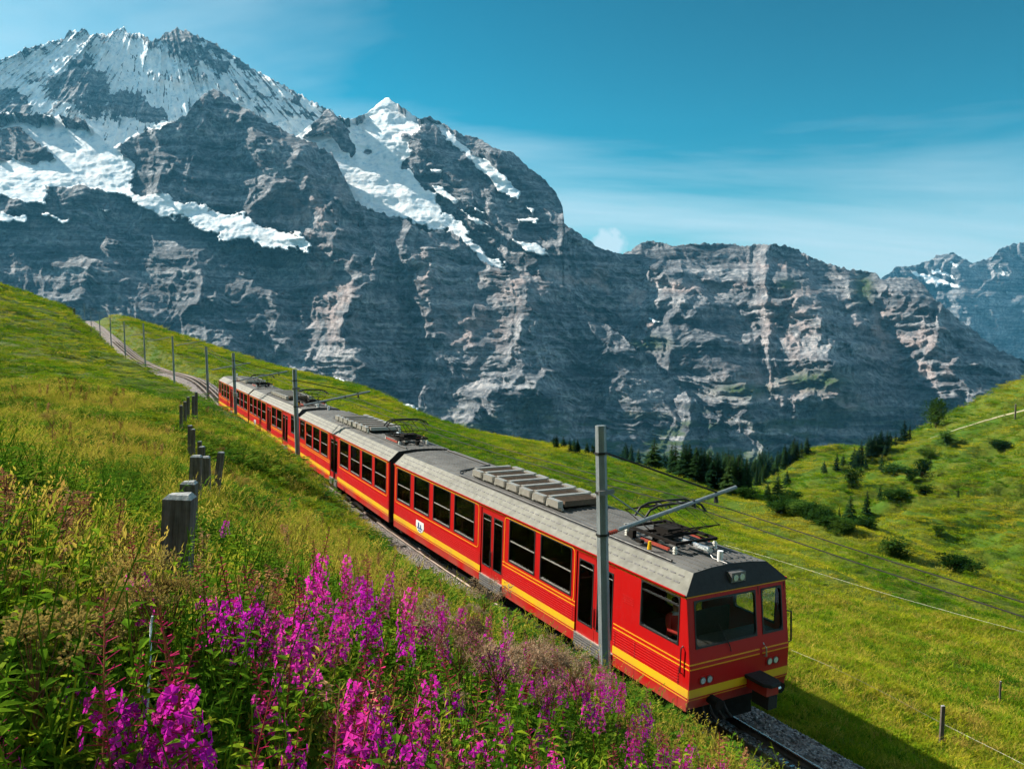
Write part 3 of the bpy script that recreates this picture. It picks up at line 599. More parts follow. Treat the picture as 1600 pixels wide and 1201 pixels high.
def door(car, M, u0, u1, side):
    """a double door: two leaves with tall windows, a step below"""
    mid = (u0 + u1) / 2
    for a, b in ((u0 + 0.012, mid - 0.006), (mid + 0.006, u1 - 0.012)):
        lf = MB(); hole = (a + 0.075, b - 0.075, 1.62 - 0.35, EAVE - 0.23); wall(lf, M, a, b, 1.0, EAVE - 0.085, [hole], 0.03)
        lf.v = [(p[0], p[1] - (0.022 if p[1] > 0 else -0.022), p[2]) for p in lf.v]
        lf = lf.build('door_leaf', M_DRED, car)
        Mi = lambda u, v, w: M(u, v, w - 0.022)
        ring(MB(), Mi, hole[0] - 0.003, hole[1] + 0.003, hole[2] - 0.003, hole[3] + 0.003, 0.09, 0.022, -0.03, 0.008, True).build('window_seal', M_BLACK, lf)
        slab(MB(), Mi, hole[0], hole[1], hole[2], hole[3], -0.018, -0.013).build('pane', M_GLASS, lf)
        slab(MB(), Mi, hole[0] + 0.02, hole[1] - 0.02, hole[3] - 0.16, hole[3] - 0.145, -0.012, -0.002).build('glazing_bar', M_ALU, lf)
        h = MB(); hu = b - 0.04 if b < mid else a + 0.04
        h.tube([M(hu, 1.35, -0.01), M(hu, 1.35, 0.03), M(hu, 1.75, 0.03), M(hu, 1.75, -0.01)], 0.011, 6).build('handle', M_BLACK, lf)
    slab(MB(), M, u0 - 0.02, u1 + 0.02, 0.985, 1.0, -0.06, 0.012).build('door_sill', M_ALU, car)
    st = MB(); slab(st, M, u0 + 0.02, u1 - 0.02, 0.70, 0.98, 0.002, 0.030)
    for k in range(4): slab(st, M, u0 + 0.03, u1 - 0.03, 0.735 + 0.06 * k, 0.755 + 0.06 * k, 0.030, 0.042)
    st.build('step_panel', M_GREY, car)
def headlamps(car, u, v):
    h = MB(); ring(h, MF, u - 0.20, u + 0.20, v - 0.095, v + 0.095, 0.06, 0.018, 0.0, 0.012); h = h.build('headlight', M_RED, car)
    for du, m in ((-0.085, M_LENS), (0.085, M_LENS)):
        d = MB(); disc(d, MF, u + du, v, 0.072, 0.0, 0.016); d.build('lamp_bezel', M_GREY, h)
        d = MB(); disc(d, MF, u + du, v, 0.056, 0.0, 0.024); d.build('lens', m, h)
def tubeM(pts, r, n=6): return MB().tube(pts, r, n)
def pantograph(car, sx, raised, z0=3.37):
    p = MB()
    for y in (-0.55, 0.55): p.box(sx - 0.85, sx + 0.85, y - 0.03, y + 0.03, z0 + 0.16, z0 + 0.22)
    for x in (-0.8, -0.25, 0.25, 0.8): p.box(sx + x - 0.03, sx + x + 0.03, -0.52, 0.52, z0 + 0.155, z0 + 0.212)
    p.box(sx - 0.18, sx + 0.30, -0.20, 0.22, z0 + 0.10, z0 + 0.30)
    pg = p.build('pantograph', M_UNDER, car)
    for x in (-0.8, 0.8):
        for y in (-0.55, 0.55):
            c = MB()
            for k in range(3): c.tube([(sx + x, y, z0 - 0.02 + 0.05*k), (sx + x, y, z0 + 0.025 + 0.05*k)], [0.055, 0.03], 8)
            c.build('insulator', M_CERAM, pg)
    top = z0 + (0.80 if raised else 0.34); kn = z0 + (0.52 if raised else 0.26)
    for y in (-0.5, -0.17, 0.17, 0.5):
        tubeM([(sx - 0.22, y * 0.8, z0 + 0.22), (sx - 0.95, y, kn), (sx - 0.12, y * 1.05, top)], 0.014, 5).build('arm', M_UNDER, pg)
        tubeM([(sx + 0.22, y * 0.8, z0 + 0.22), (sx + 0.95, y, kn), (sx + 0.12, y * 1.05, top)], 0.014, 5).build('arm', M_UNDER, pg)
    for x in (-0.95, 0.95): tubeM([(sx + x, -0.52, kn), (sx + x, 0.52, kn)], 0.014, 5).build('cross_tube', M_UNDER, pg)
    for x in (-0.16, 0.16):
        tubeM([(sx + x, -0.86, top - 0.20), (sx + x, -0.72, top - 0.04), (sx + x, -0.52, top + 0.035), (sx + x, 0, top + 0.05), (sx + x, 0.52, top + 0.035), (sx + x, 0.72, top - 0.04), (sx + x, 0.86, top - 0.20)], 0.026, 6).build('contact_skid', M_VISOR, pg)
    tubeM([(sx - 0.18, -0.3, top + 0.01), (sx + 0.18, -0.3, top + 0.01)], 0.02, 5).build('skid_link', M_GREY, pg)
    tubeM([(sx - 0.18, 0.3, top + 0.01), (sx + 0.18, 0.3, top + 0.01)], 0.02, 5).build('skid_link', M_GREY, pg)
    MB().tube([(sx - 1.35, 0.1, z0 + 0.13), (sx - 0.55, 0.1, z0 + 0.13)], [0.07, 0.07], 10).build('spring_cylinder', M_STEEL, pg)
    MB().box(sx - 0.6, sx + 0.7, -0.62, -0.58, z0 + 0.05, z0 + 0.11).build('busbar', M_RUST, pg)
    MB().box(sx - 0.7, sx + 0.2, 0.60, 0.66, z0 + 0.03, z0 + 0.08).build('busbar', M_RUST, pg)
    tubeM([(sx - 1.3, 0.1, z0 + 0.1), (sx - 1.5, 0.16, z0 + 0.03), (sx - 1.85, 0.12, z0 + 0.015)], 0.012, 5).build('air_hose', M_GREY, pg)
    rng = random.Random(int(sx * 10))
    for k in range(9):
        x, y = sx + rng.uniform(-0.7, 1.2), rng.uniform(-0.45, 0.75); h = rng.uniform(0.06, 0.2)
        MB().box(x - rng.uniform(.04, .12), x + rng.uniform(.04, .12), y - .05, y + .06, z0 + 0.012, z0 + h).build('switchgear', M_UNDER if k % 3 else M_ALU, pg)
    tubeM([(sx - 0.35, 0.85, z0 - 0.01), (sx - 0.35, 0.85, z0 + 0.16)], [0.05, 0.03], 8).build('surge_arrester', M_YEL, pg)
def resistor_bank(car, s0, s1, z0=3.37):
    n = 7; L = (s1 - s0) / n; tilt = 0.0
    b = MB()
    for y in (-0.62, 0.66): b.box(s0, s1, y - 0.03, y + 0.03, z0 - 0.01, z0 + 0.05)
    rb = b.build('resistor_bank', M_ALU, car)
    for k in range(n):
        a = s0 + L * k
        g = MB().box(a + 0.10, a + L - 0.10, -0.50, 0.54, z0 + 0.06, z0 + 0.19)
        for q in range(5): g.box(a + 0.12 + q * (L - 0.26) / 4 - 0.008, a + 0.12 + q * (L - 0.26) / 4 + 0.022, -0.5, 0.54, z0 + 0.19, z0 + 0.205)
        g.build('grid_element', M_RES, rb)
        MB().box(a + L - 0.085, a + L + 0.055, -0.58, 0.62, z0 + 0.10, z0 + 0.235).build('cover_strip', M_ALU, rb)
        for y in (-0.66, 0.70):
            MB().box(a + 0.06, a + L - 0.12, y - 0.075, y + 0.075, z0 + 0.05, z0 + 0.22).build('terminal_box', M_ALU, rb)
            MB().tube([(a + L - 0.06, y, z0 + 0.0), (a + L - 0.06, y, z0 + 0.17)], [0.05, 0.035], 7).build('insulator', M_CERAM, rb)
def bogie(car, s):
    f = MB()
    for y in (-0.78, 0.78):
        f.box(s - 1.15, s + 1.15, y - 0.06, y + 0.06, 0.34, 0.50); f.box(s - 0.3, s + 0.3, y - 0.09, y + 0.09, 0.22, 0.42)
    f.box(s - 0.2, s + 0.2, -0.75, 0.75, 0.35, 0.55); bg = f.build('bogie', M_UNDER, car)
    for x in (-0.85, 0.85):
        for y in (-0.53, 0.53):
            w = MB().tube([(s + x, y - 0.05, 0.38), (s + x, y + 0.05, 0.38)], 0.375, 22); w.build('wheel', M_UNDER, bg)
        c = MB()
        for k in range(12):
            a = 2 * math.pi * k / 12; c.box(s + x + 0.26*math.cos(a) - .03, s + x + 0.26*math.cos(a) + .03, -0.04, 0.04, 0.38 + 0.26*math.sin(a) - .03, 0.38 + 0.26*math.sin(a) + .03)
        c.tube([(s + x, -0.55, 0.38), (s + x, 0.55, 0.38)], 0.07, 10); c.build('cog_axle', M_UNDER, bg)
        for y in (-0.80, 0.80): MB().tube([(s + x, y, 0.48), (s + x, y, 0.72)], 0.075, 8).build('spring', M_UNDER, bg)
def railcar(name, label, windows, doors, cab_win, groups, panto_s, raised, res, crest, extra):
    car = empty(name); tag(car, label, 'railcar', 'red railcars of the train')
    for sd, M in (('left', ML), ('right', MR)):
        holes = [(a, b, WZ0, WZ1) for a, b in windows] + [(a, b, 0.99, EAVE - 0.08) for a, b in doors] + [(cab_win[0], cab_win[1], EAVE - 1.0, EAVE - 0.06)]
        w = MB(); wall(w, M, 0.0, CL, 1.02, EAVE, holes)
        wall(w, M, -0.12, CL, BOT, 1.02, [(a, b, 0.985, 1.03) for a, b in doors])
        slab(w, M, -0.16, 0.0, 1.02, 1.75, -0.05, 0.0)                                  # bulge ahead of the cab post
        w.add([M(0, 1.75, 0), M(-0.16, 1.75, 0), M(0, EAVE, 0), M(0, 1.75, -.05), M(-0.16, 1.75, -.05), M(0, EAVE, -.05)], [(0, 1, 2), (3, 5, 4), (1, 4, 5, 2), (0, 3, 4, 1)])
        w = w.build('side_wall', M_RED, car)
        solid = lambda a, b, seg: [q for q in seg if q[1] - q[0] > 0.02]
        def spans(z0, z1, a, b):
            cut = sorted([(d0, d1) for d0, d1 in doors if 0.99 < z1 and EAVE - .08 > z0]); out = []; x = a
            for d0, d1 in cut: out.append((x, d0)); x = d1
            out.append((x, b)); return [q for q in out if q[1] - q[0] > 0.02]
        for a, b in spans(1.04, 1.19, -0.165, CL): slab(MB(), M, a, b, EAVE - 1.915, EAVE - 1.755, 0.001, 0.006).build('yellow_band', M_YEL, w)
        for z in (1.275, 1.365):
            for a, b in spans(EAVE - z - .01, EAVE - z, -0.165, 3.7 if len(doors) > 1 else 1.5): slab(MB(), M, a, b, EAVE - z - 0.014, EAVE - z + 0.010, 0.001, 0.006).build('pin_stripe', M_LINE, w)
        slab(MB(), M, -0.15, CL, EAVE - 1.972, EAVE - 1.95, 0.001, 0.006).build('pin_stripe', M_LINE, w); slab(MB(), M, 0.0, CL, EAVE - 0.052, EAVE - 0.028, 0.001, 0.007).build('pin_stripe', M_LINE, w)
        for a, b in groups:
            g = MB(); ring(g, M, a, b, EAVE - 1.30, EAVE - 0.0535, 0.10, 0.022, 0.001, 0.006); g.build('window_outline', M_LINE, w)
        for k in range(6):
            for a, b in spans(1.1, 1.6, 0.12, CL - 0.1): slab(MB(), M, a, b, 1.245 + 0.055 * k, 1.262 + 0.055 * k, 0.0, 0.010).build('rib', M_RED, w)
        for u in [0.12, 1.45, 2.12, 3.74, 7.06, 8.45, 11.82, CL - 0.06]:
            slab(MB(), M, u, u + 0.007, 1.20, EAVE - 1.42, 0.0105, 0.0125).build('panel_seam', M_VISOR, w); slab(MB(), M, u, u + 0.007, BOT + 0.005, 0.97, 0.0005, 0.0015).build('panel_seam', M_VISOR, w)
        for a, b in windows: window(car, M, a, b)
        window(car, M, cab_win[0], cab_win[1], EAVE - 1.0, EAVE - 0.06, False, True)
        for a, b in doors: door(car, M, a, b, sd)
        if crest:
            sh = MB(); prof = [(12.34, 1.46), (12.96, 1.46), (12.98, 1.28), (12.86, 1.14), (12.65, 1.08), (12.44, 1.14), (12.32, 1.28)]
            n = len(prof); sh.add([M(u, v, w_) for w_ in (0.0065, 0.014) for u, v in prof], [tuple(range(n)), tuple(range(n, 2*n))] + [(i, (i+1) % n, n + (i+1) % n, n + i) for i in range(n)])
            sh = sh.build('crest_plate', M_WHITE, car)
            em = MB(); slab(em, M, 12.44, 12.86, 1.20, 1.25, 0.0145, 0.017); slab(em, M, 12.54, 12.62, 1.25, 1.36, 0.0145, 0.017); slab(em, M, 12.70, 12.80, 1.25, 1.40, 0.0145, 0.017)
            slab(em, M, 12.52, 12.78, 1.13, 1.17, 0.0145, 0.017); em.build('crest_emblem', M_BLUE, sh)
        for k in range(4): slab(MB(), M, 1.55, 1.95 - 0.05 * (k % 2), 2.38 - 0.045 * k, 2.40 - 0.045 * k, 0.001, 0.005).build('lettering_line', M_DRED, w)
        hr = MB(); hr.tube([M(0.03, 1.45, 0.0), M(0.03, 1.47, 0.05), M(0.03, 1.95, 0.05), M(0.03, 1.98, 0.0)], 0.014, 6).build('grab_rail', M_BLACK, car)
    # front wall
    fw = MB(); scr = (0.17, 1.78, EAVE - 1.0, EAVE - 0.11); dw = (1.94, 2.51, EAVE - 1.0, EAVE - 0.11)
    wall(fw, MF, 0.0, 2 * HW, 1.60, EAVE, [scr, dw], 0.04); slab(fw, MF, 0, 2*HW, 1.0, 1.60, -0.04, 0.0); slab(fw, MF, 0, 2*HW, BOT, 1.0, -0.04, 0.0)
    fw = fw.build('front_wall', M_RED, car)
    s_ = MB(); slab(s_, MF, 0.0, 2*HW, EAVE - 1.915, EAVE - 1.755, 0.001, 0.006); s_.build('yellow_band', M_YEL, fw)
    for u0, u1, z in ((0, 1.83, 1.275), (0, 1.83, 1.365), (1.90, 2*HW, 1.275), (1.90, 2*HW, 1.365), (0, 2*HW, 1.961), (0, 2*HW, 0.024)):
        slab(MB(), MF, u0, u1, EAVE - z - .012, EAVE - z + .012, 0.001, 0.006).build('pin_stripe', M_LINE, fw)
    for (a, b, c, d), nm in ((scr, 'windscreen'), (dw, 'front_door_window')):
        w = MB(); ring(w, MF, a - .004, b + .004, c - .004, d + .004, 0.09, 0.03, -0.04, 0.012, True); w = w.build(nm, M_BLACK, car)
        p = MB(); slab(p, MF, a + .02, b - .02, c + .02, d - .02, -0.022, -0.016); p.build('pane', M_CLEAR, w)
    for u in (1.855, 2.58): slab(MB(), MF, u, u + .018, 1.02, EAVE - 0.05, 0.001, 0.007).build('door_joint', M_VISOR, fw)
    MB().tube([MF(1.96, 1.52, 0.0), MF(1.96, 1.53, 0.06), MF(1.95, 1.70, 0.07), MF(1.94, 1.78, 0.0)], 0.016, 6).build('door_handle', M_STEEL, car)
    MB().tube([MF(1.05, 1.78, 0.02), MF(1.00, 1.90, 0.04), MF(0.75, 2.35, 0.035)], 0.012, 5).build('wiper', M_BLACK, car)
    MB().tube([(-0.10, -HW - 0.0, 1.62), (-0.10, -HW - 0.16, 1.66), (-0.06, -HW - 0.16, 2.26), (-0.05, -HW, 2.30)], 0.018, 6).build('grab_rail', M_BLACK, car)
    headlamps(car, 0.42, 1.33); headlamps(car, 2.20, 1.38)
    # coupler with its hood and the plough
    cp = MB().box(-0.70, -0.10, -0.50, -0.18, 0.98, 1.16).build('coupler_box', M_DRED, car)
    hd = MB().prism([(-0.16, -0.56), (-0.16, -0.12), (-0.66, -0.12), (-0.78, -0.22), (-0.78, -0.46), (-0.66, -0.56)], 1.165, 1.24, 'z'); hd.build('coupler_hood', M_VISOR, cp, bevel=0.015)
    MB().box(-0.72, -0.3, -0.46, -0.22, 0.72, 0.975).build('coupler_face', M_VISOR, cp)
    MB().tube([(-0.66, -0.50, 1.08), (-0.66, -0.58, 1.08)], 0.04, 8).build('hose_socket', M_STEEL, cp)
    for y in (-0.9, 0.75): MB().tube([(-0.12, y, 0.92), (-0.42, y, 0.90)], [0.09, 0.11], 10).build('buffer', M_UNDER, car)
    hs = MB()
    for k in range(4): y = 0.30 + 0.18 * k; hs.tube([(0.0, y, 0.80), (-0.16, y + .02, 0.62), (-0.20, y - 0.1, 0.46), (0.05, y - 0.2, 0.40)], 0.024, 6)
    hs.build('brake_hose', M_BLACK, car)
    MB().prism([(0.22, 0.16), (0.28, 0.60), (0.6, 0.62), (0.6, 0.16)], -0.80, 0.80).build('plough', M_UNDER, car)
    # roof
    pr = [(-HW - .035, EAVE), (-HW + .345, EAVE + .345), (-0.5, EAVE + .395), (0, EAVE + .41), (0.5, EAVE + .395), (HW - .345, EAVE + .345), (HW + .035, EAVE)]
    set0 = [-0.02, 0.215, 0.235, 0.24, 0.235, 0.215, -0.02]; n = len(pr)
    def rf(i, j, nm, mat, lift=0.0):
        q = pr[i:j + 1]; m = len(q); mb = MB()
        mb.add([(set0[i + k], y, z + lift) for k, (y, z) in enumerate(q)] + [(CL - 0.02, y, z + lift) for y, z in q], [(k, k + 1, m + k + 1, m + k) for k in range(m - 1)]); return mb.build(nm, mat, car)
    roof = rf(1, 5, 'roof', M_ROOF)
    rf(0, 1, 'roof_flank', M_CREAM); rf(5, 6, 'roof_flank', M_CREAM)
    v = MB(); v.add([(set0[k] - 0.012, y, z + 0.004) for k, (y, z) in enumerate(pr)] + [(set0[k] + 0.03, y, z - 0.03) for k, (y, z) in enumerate(pr)], [tuple(range(n)), tuple(range(n, 2*n))] + [(k, k + 1, n + k + 1, n + k) for k in range(n - 1)] + [(n - 1, 0, n, 2*n - 1)]); v.build('visor', M_VISOR, car)
    e = MB(); e.add([(CL - 0.02, y, z) for y, z in pr], [tuple(range(n))]); e.box(CL - 0.05, CL - 0.001, -HW + .05, -0.45, BOT, EAVE); e.box(CL - 0.05, CL - 0.001, 0.45, HW - .05, BOT, EAVE); e.box(CL - .05, CL - .001, -0.45, 0.45, 2.75, EAVE); e.build('end_wall', M_VISOR, car)
    MB().prism([(-0.62, 0.85), (0.62, 0.85), (0.62, 2.80), (-0.62, 2.80)], 14.96, 15.26, 'x').build('gangway', M_BLACK, car)
    for sgn in (-1, 1):
        sl = MB()
        for f_ in (0.42, 0.72):
            y = sgn * (HW + .035 - f_ * .38); z = EAVE + f_ * .345; x = 0.35
            while x < CL - 0.3:
                d = 0.007; a = (y + sgn * 0.012, z - 0.011); b_ = (y - sgn * 0.012, z + 0.011); o_ = (sgn * d * .7, d * .7)
                sl.add([(x, a[0], a[1]), (x + .16, a[0], a[1]), (x + .16, b_[0], b_[1]), (x, b_[0], b_[1])] + [(q, c_[0] + o_[0], c_[1] + o_[1]) for q, c_ in ((x, a), (x + .16, a), (x + .16, b_), (x, b_))], [(0, 1, 2, 3), (4, 5, 6, 7), (0, 1, 5, 4), (1, 2, 6, 5), (2, 3, 7, 6), (3, 0, 4, 7)]); x += 0.245
        tag(sl.build('vent_slot', M_BLACK, roof), kind='stuff')
        gt = MB(); gt.box(0.0, CL - .02, min(sgn*(HW + .03), sgn*(HW + .055)), max(sgn*(HW + .03), sgn*(HW + .055)), EAVE + 0.005, EAVE + 0.03); gt.build('rain_gutter', M_RED, roof)
    for k in range(11):
        y = -0.80 + 0.16 * k; z = float(np.interp(abs(y), [0, 0.5, 0.98], [EAVE + .41, EAVE + .395, EAVE + .345]))
        MB().box(0.27, CL - 0.05, y - 0.012, y + 0.012, z - 0.01, z + 0.016).build('roof_rib', M_ROOF, roof)
    c = MB(); zc = 3.375
    c.tube([(extra[0], 0.93, zc - .03), (extra[1], 0.93, zc - .03), (extra[1] + .35, 0.75, zc), (extra[1] + 1.0, -0.62, zc), (CL - 0.2, -0.62, zc)], 0.026, 6); c.build('cable_conduit', M_BLACK, car)
    pantograph(car, panto_s, raised); resistor_bank(car, *res)
    MB().tube([(0.42, 0.1, 3.34), (0.42, 0.1, 3.58)], 0.06, 12).build('roof_aerial', M_WHITE, car)
    lb = MB().box(0.0, 0.16, -0.20, 0.18, 3.06, 3.25).build('roof_headlight', M_GREY, car)
    for y in (-0.09, 0.08):
        MB().tube([(-0.02, y, 3.15), (0.02, y, 3.15)], 0.062, 12).build('lens', M_LENS, lb)
    # underframe, bogies, interior
    MB().box(0.05, CL - 0.05, -1.1, 1.1, 0.52, 0.80).build('underframe', M_UNDER, car)
    for s in (5.2, 7.4, 9.3): MB().box(s, s + 1.5, -1.02, 1.02, 0.30, 0.74).build('equipment_box', M_UNDER, car)
    bogie(car, 2.6); bogie(car, 12.4)
    MB().box(0.0, CL - .06, -1.26, 1.26, 0.93, 0.985).build('floor', M_INT, car)
    MB().box(0.25, CL - .08, -1.0, 1.0, 3.18, 3.22).build('ceiling', M_INT, car)
    MB().box(1.42, 1.46, -1.26, 1.26, 0.99, 1.95).build('cab_bulkhead', M_INT, car)
    MB().box(0.02, 0.50, -1.20, 1.20, 1.0, 1.88).build('driver_desk', M_INT, car)
    seats = [s for s in np.arange(3.9, 14.5, 0.78) if not any(a - 0.5 < s < b + 0.1 for a, b in doors)]
    for k, s in enumerate(seats):
        for y in (-1.22, 0.32):
            f_ = 1 if k % 2 else -1
            MB().box(s, s + 0.42, y, y + 0.90, 1.30, 1.44).build('seat', M_SEAT, car)
            q = s + (0.42 if f_ > 0 else 0.0); MB().box(q - .05, q + .05, y, y + 0.90, 1.44, 2.12).build('seat_back', M_SEAT, car)
    return car
A_WIN = [(3.85, 5.22), (5.48, 6.78), (8.80, 10.12), (10.40, 11.66), (11.98, 13.21), (13.53, 14.72)]
carA = railcar('railcar', 'leading red railcar nearest the camera, its dark front face coming down the track', A_WIN, [(2.20, 3.66), (7.10, 8.39)], (0.17, 1.33), [(3.72, 7.04), (8.52, 14.88)], 2.05, True, (5.3, 10.2), True, (0.9, 10.6))
B_WIN = [(1.62, 2.90), (3.20, 4.48), (4.78, 6.06), (8.25, 9.60), (9.95, 11.28), (11.60, 12.94), (13.28, 14.66)]
carB = railcar('railcar', 'second red railcar, joined by a black gangway to the leading one', B_WIN, [(6.50, 7.82)], (0.22, 1.30), [(1.48, 6.22), (8.08, 14.82)], 13.0, True, (5.0, 10.2), False, (1.2, 3.2))
def copy_tree(o, parent=None):
    c = o.copy(); scene.collection.objects.link(c)
    if parent is not None: c.parent = parent
    for ch in o.children: copy_tree(ch, c)
    return c
carC = copy_tree(carA); carC['label'] = 'third red railcar, cab end against the second car, behind the second catenary pole'
carD = copy_tree(carB); carD['label'] = 'last red railcar at the far tail end of the train'
def place_car(car, s_front, flip):
    a, b = track_pt(s_front), track_pt(s_front + CL); d = (b - a) / np.linalg.norm(b - a)
    if flip: a, d = b, -d
    X = Vector(d); Y = Vector((0, 0, 1)).cross(X).normalized(); Z = X.cross(Y)
    car.matrix_world = Matrix(((X.x, Y.x, Z.x, a[0]), (X.y, Y.y, Z.y, a[1]), (X.z, Y.z, Z.z, a[2]), (0, 0, 0, 1)))
place_car(carA, 0.0, False); place_car(carB, CL + 0.45, True); place_car(carC, 2 * CL + 1.15 , False); place_car(carD, 3 * CL + 1.6, True)
# ------------------------------------------------------------------ track, ballast, catenary, fences
def lat_pt(s, lat, h):
    p = track_pt(s); d = track_dir(s); r = np.array([d[1], -d[0], 0]); r /= np.linalg.norm(r); return p + r * lat + np.array([0, 0, h])
_ss = np.concatenate([np.arange(-25, 20, 0.25), np.arange(20, 320, 1.0)])
prof = [(-2.45, -0.80), (-2.0, -0.50), (-1.55, -0.21), (-1.0, -0.185), (-0.4, -0.20), (0, -0.21), (0.4, -0.20), (1.0, -0.185), (1.55, -0.21), (2.0, -0.50), (2.45, -0.80)]
V = np.array([lat_pt(s, a * (1 - 0.22 * float(sstep(50, 80, s))) + 0.10 * float(gnoise(s * 0.9, a)), h + 0.05 * float(gnoise(s * 1.7, a * 3 + 5))) for s in _ss for a, h in prof])
t = NT('ballast_gravel'); P = t.pos(); vo = t.add('ShaderNodeTexVoronoi', {'Vector': P, 'Scale': 17.0}); vf = t.noise(1.2, 4, 0.6, P)
c = t.ramp(t.add('ShaderNodeSeparateColor', {0: vo.outputs['Color']}).outputs[0], [(0.1, (0.10, 0.095, 0.10)), (0.5, (0.23, 0.215, 0.22)), (0.9, (0.40, 0.36, 0.35))])
c = t.mix(t.rng(vf, 0.4, 0.7, 0, 0.5), c, (0.19, 0.12, 0.09))
BALLAST = t.out(c, 0.9, normal=t.bump(vo.outputs['Distance'], 1.0, 0.08), spec=0.2)
trk = empty('railway_track', tuple(track_pt(0.0))); tag(trk, 'metre gauge rack railway track on grey ballast under and behind the train', 'railway track'); T0 = -Vector(track_pt(0.0))
def tpart(me_or_mb, name, mat, parent=trk):
    me = me_or_mb.mesh(name) if isinstance(me_or_mb, MB) else me_or_mb
    me.materials.append(mat); o = link(bpy.data.objects.new(name, me), parent)
    if parent is trk: o.location = T0
    return o
tag(tpart(mesh_np('ballast_bed', V, grid_faces(len(_ss), len(prof))), 'ballast_bed', BALLAST), kind='stuff')
M_RAIL = simple('rail_steel', (0.16, 0.12, 0.10), 0.45, 0.6, 0.3, 3.0); M_SHINE = simple('worn_rail_head', (0.50, 0.48, 0.46), 0.25, 0.9, 0.1)
M_SLEEP = simple('steel_sleeper', (0.085, 0.062, 0.050), 0.8, 0.1, 0.3)
def sweep(pr, s0, s1, step=1.0):
    ss = np.arange(s0, s1, step); n = len(pr); VV = np.array([lat_pt(s, a, h) for s in ss for a, h in pr]); k = len(ss)
    fs = [(i*n + j, i*n + (j+1) % n, (i+1)*n + (j+1) % n, (i+1)*n + j) for i in range(k - 1) for j in range(n)]
    return mesh_np('sweep', VV, np.array(fs))
for sg in (-1, 1):
    c0 = sg * 0.53
    r = tpart(sweep([(c0 - .05, -.14), (c0 + .05, -.14), (c0 + .05, -.125), (c0 + .012, -.11), (c0 + .012, -.035), (c0 + .03, -.03), (c0 + .03, -.004), (c0 - .03, -.004), (c0 - .03, -.03), (c0 - .012, -.035), (c0 - .012, -.11), (c0 - .05, -.125)], -24, 300, 1.0), 'rail', M_RAIL)
    tpart(sweep([(c0 - .026, -.004), (c0 + .026, -.004), (c0 + .026, 0), (c0 - .026, 0)], -24, 300, 1.0), 'rail_head', M_SHINE, r); trk.children[-1].children
for r in [o for o in trk.children if o.name.startswith('rail')]:
    for h in r.children: h.location = (0, 0, 0)
rk = tpart(sweep([(-.035, -.12), (.035, -.12), (.035, 0.02), (-.035, 0.02)], -24, 300, 1.0), 'rack_rail', M_RAIL)
tooth = MB().box(-0.025, 0.025, -0.05, 0.05, 0.0, 0.06).mesh('rack_tooth'); tooth.materials.append(M_SHINE)
slp = MB().prism([(-0.11, -.09), (-0.08, 0), (0.08, 0), (0.11, -.09)], -0.9, 0.9).mesh('sleeper'); slp.materials.append(M_SLEEP)
def along(me, name, s, h, parent, off):
    p = lat_pt(s, 0, h); d = track_dir(s); o = link(bpy.data.objects.new(name, me), parent)
    o.location = Vector(p) + off; o.rotation_euler = (0, -math.asin(d[2]), math.atan2(d[1], d[0])); return o
for k in range(60): along(tooth, 'rack_tooth', -7.0 + 0.13 * k, 0.02, rk, Vector((0, 0, 0)))
for s in list(np.arange(-12, 2.5, 0.72)) + list(np.arange(61.5, 190, 0.72)): along(slp, 'sleeper', float(s), -0.145, trk, T0)
# --- catenary
def conc(name, base):
    t = NT(name); oc = t.add('ShaderNodeTexCoord').outputs['Object']; f = t.noise(9, 5, 0.65, t.mapping(oc, (1, 1, 0.2))); g = t.noise(60, 3, 0.6, oc)
    c = t.mix(t.rng(f, 0.35, 0.7), tuple(k * 0.6 for k in base), base); c = t.mix(t.rng(g, 0.5, 0.75, 0, 0.5), c, tuple(min(1, k * 1.5) for k in base))
    return t.out(c, 0.55, 0.25, t.bump(g, 0.3, 0.01))
M_GALV = conc('galvanised_steel', (0.27, 0.31, 0.335)); M_PORC = simple('brown_insulator', (0.30, 0.05, 0.03), 0.3)
W_LAT, W_H = (-0.28, 0.34), 4.34
POLES = []
def find_s(px, lat):
    ss = np.linspace(-2, 300, 3000); P = np.array([lat_pt(s, lat, 0) for s in ss]); X = 800 + F_PX * (P @ RT) / (P @ FW); return float(np.interp(-px, -X, ss))
pole_px = [(947.5, 664), (466, 577), (370, 551), (327, 541), (272.5, 525), (227.5, 505), (196.5, 502), (174.3, 496), (156.8, 491), (143, 486), (131, 474), (121, 477)]
ordn = ['first and nearest', 'second', 'third', 'fourth', 'fifth', 'sixth', 'seventh', 'eighth', 'ninth', 'tenth', 'eleventh', 'twelfth']
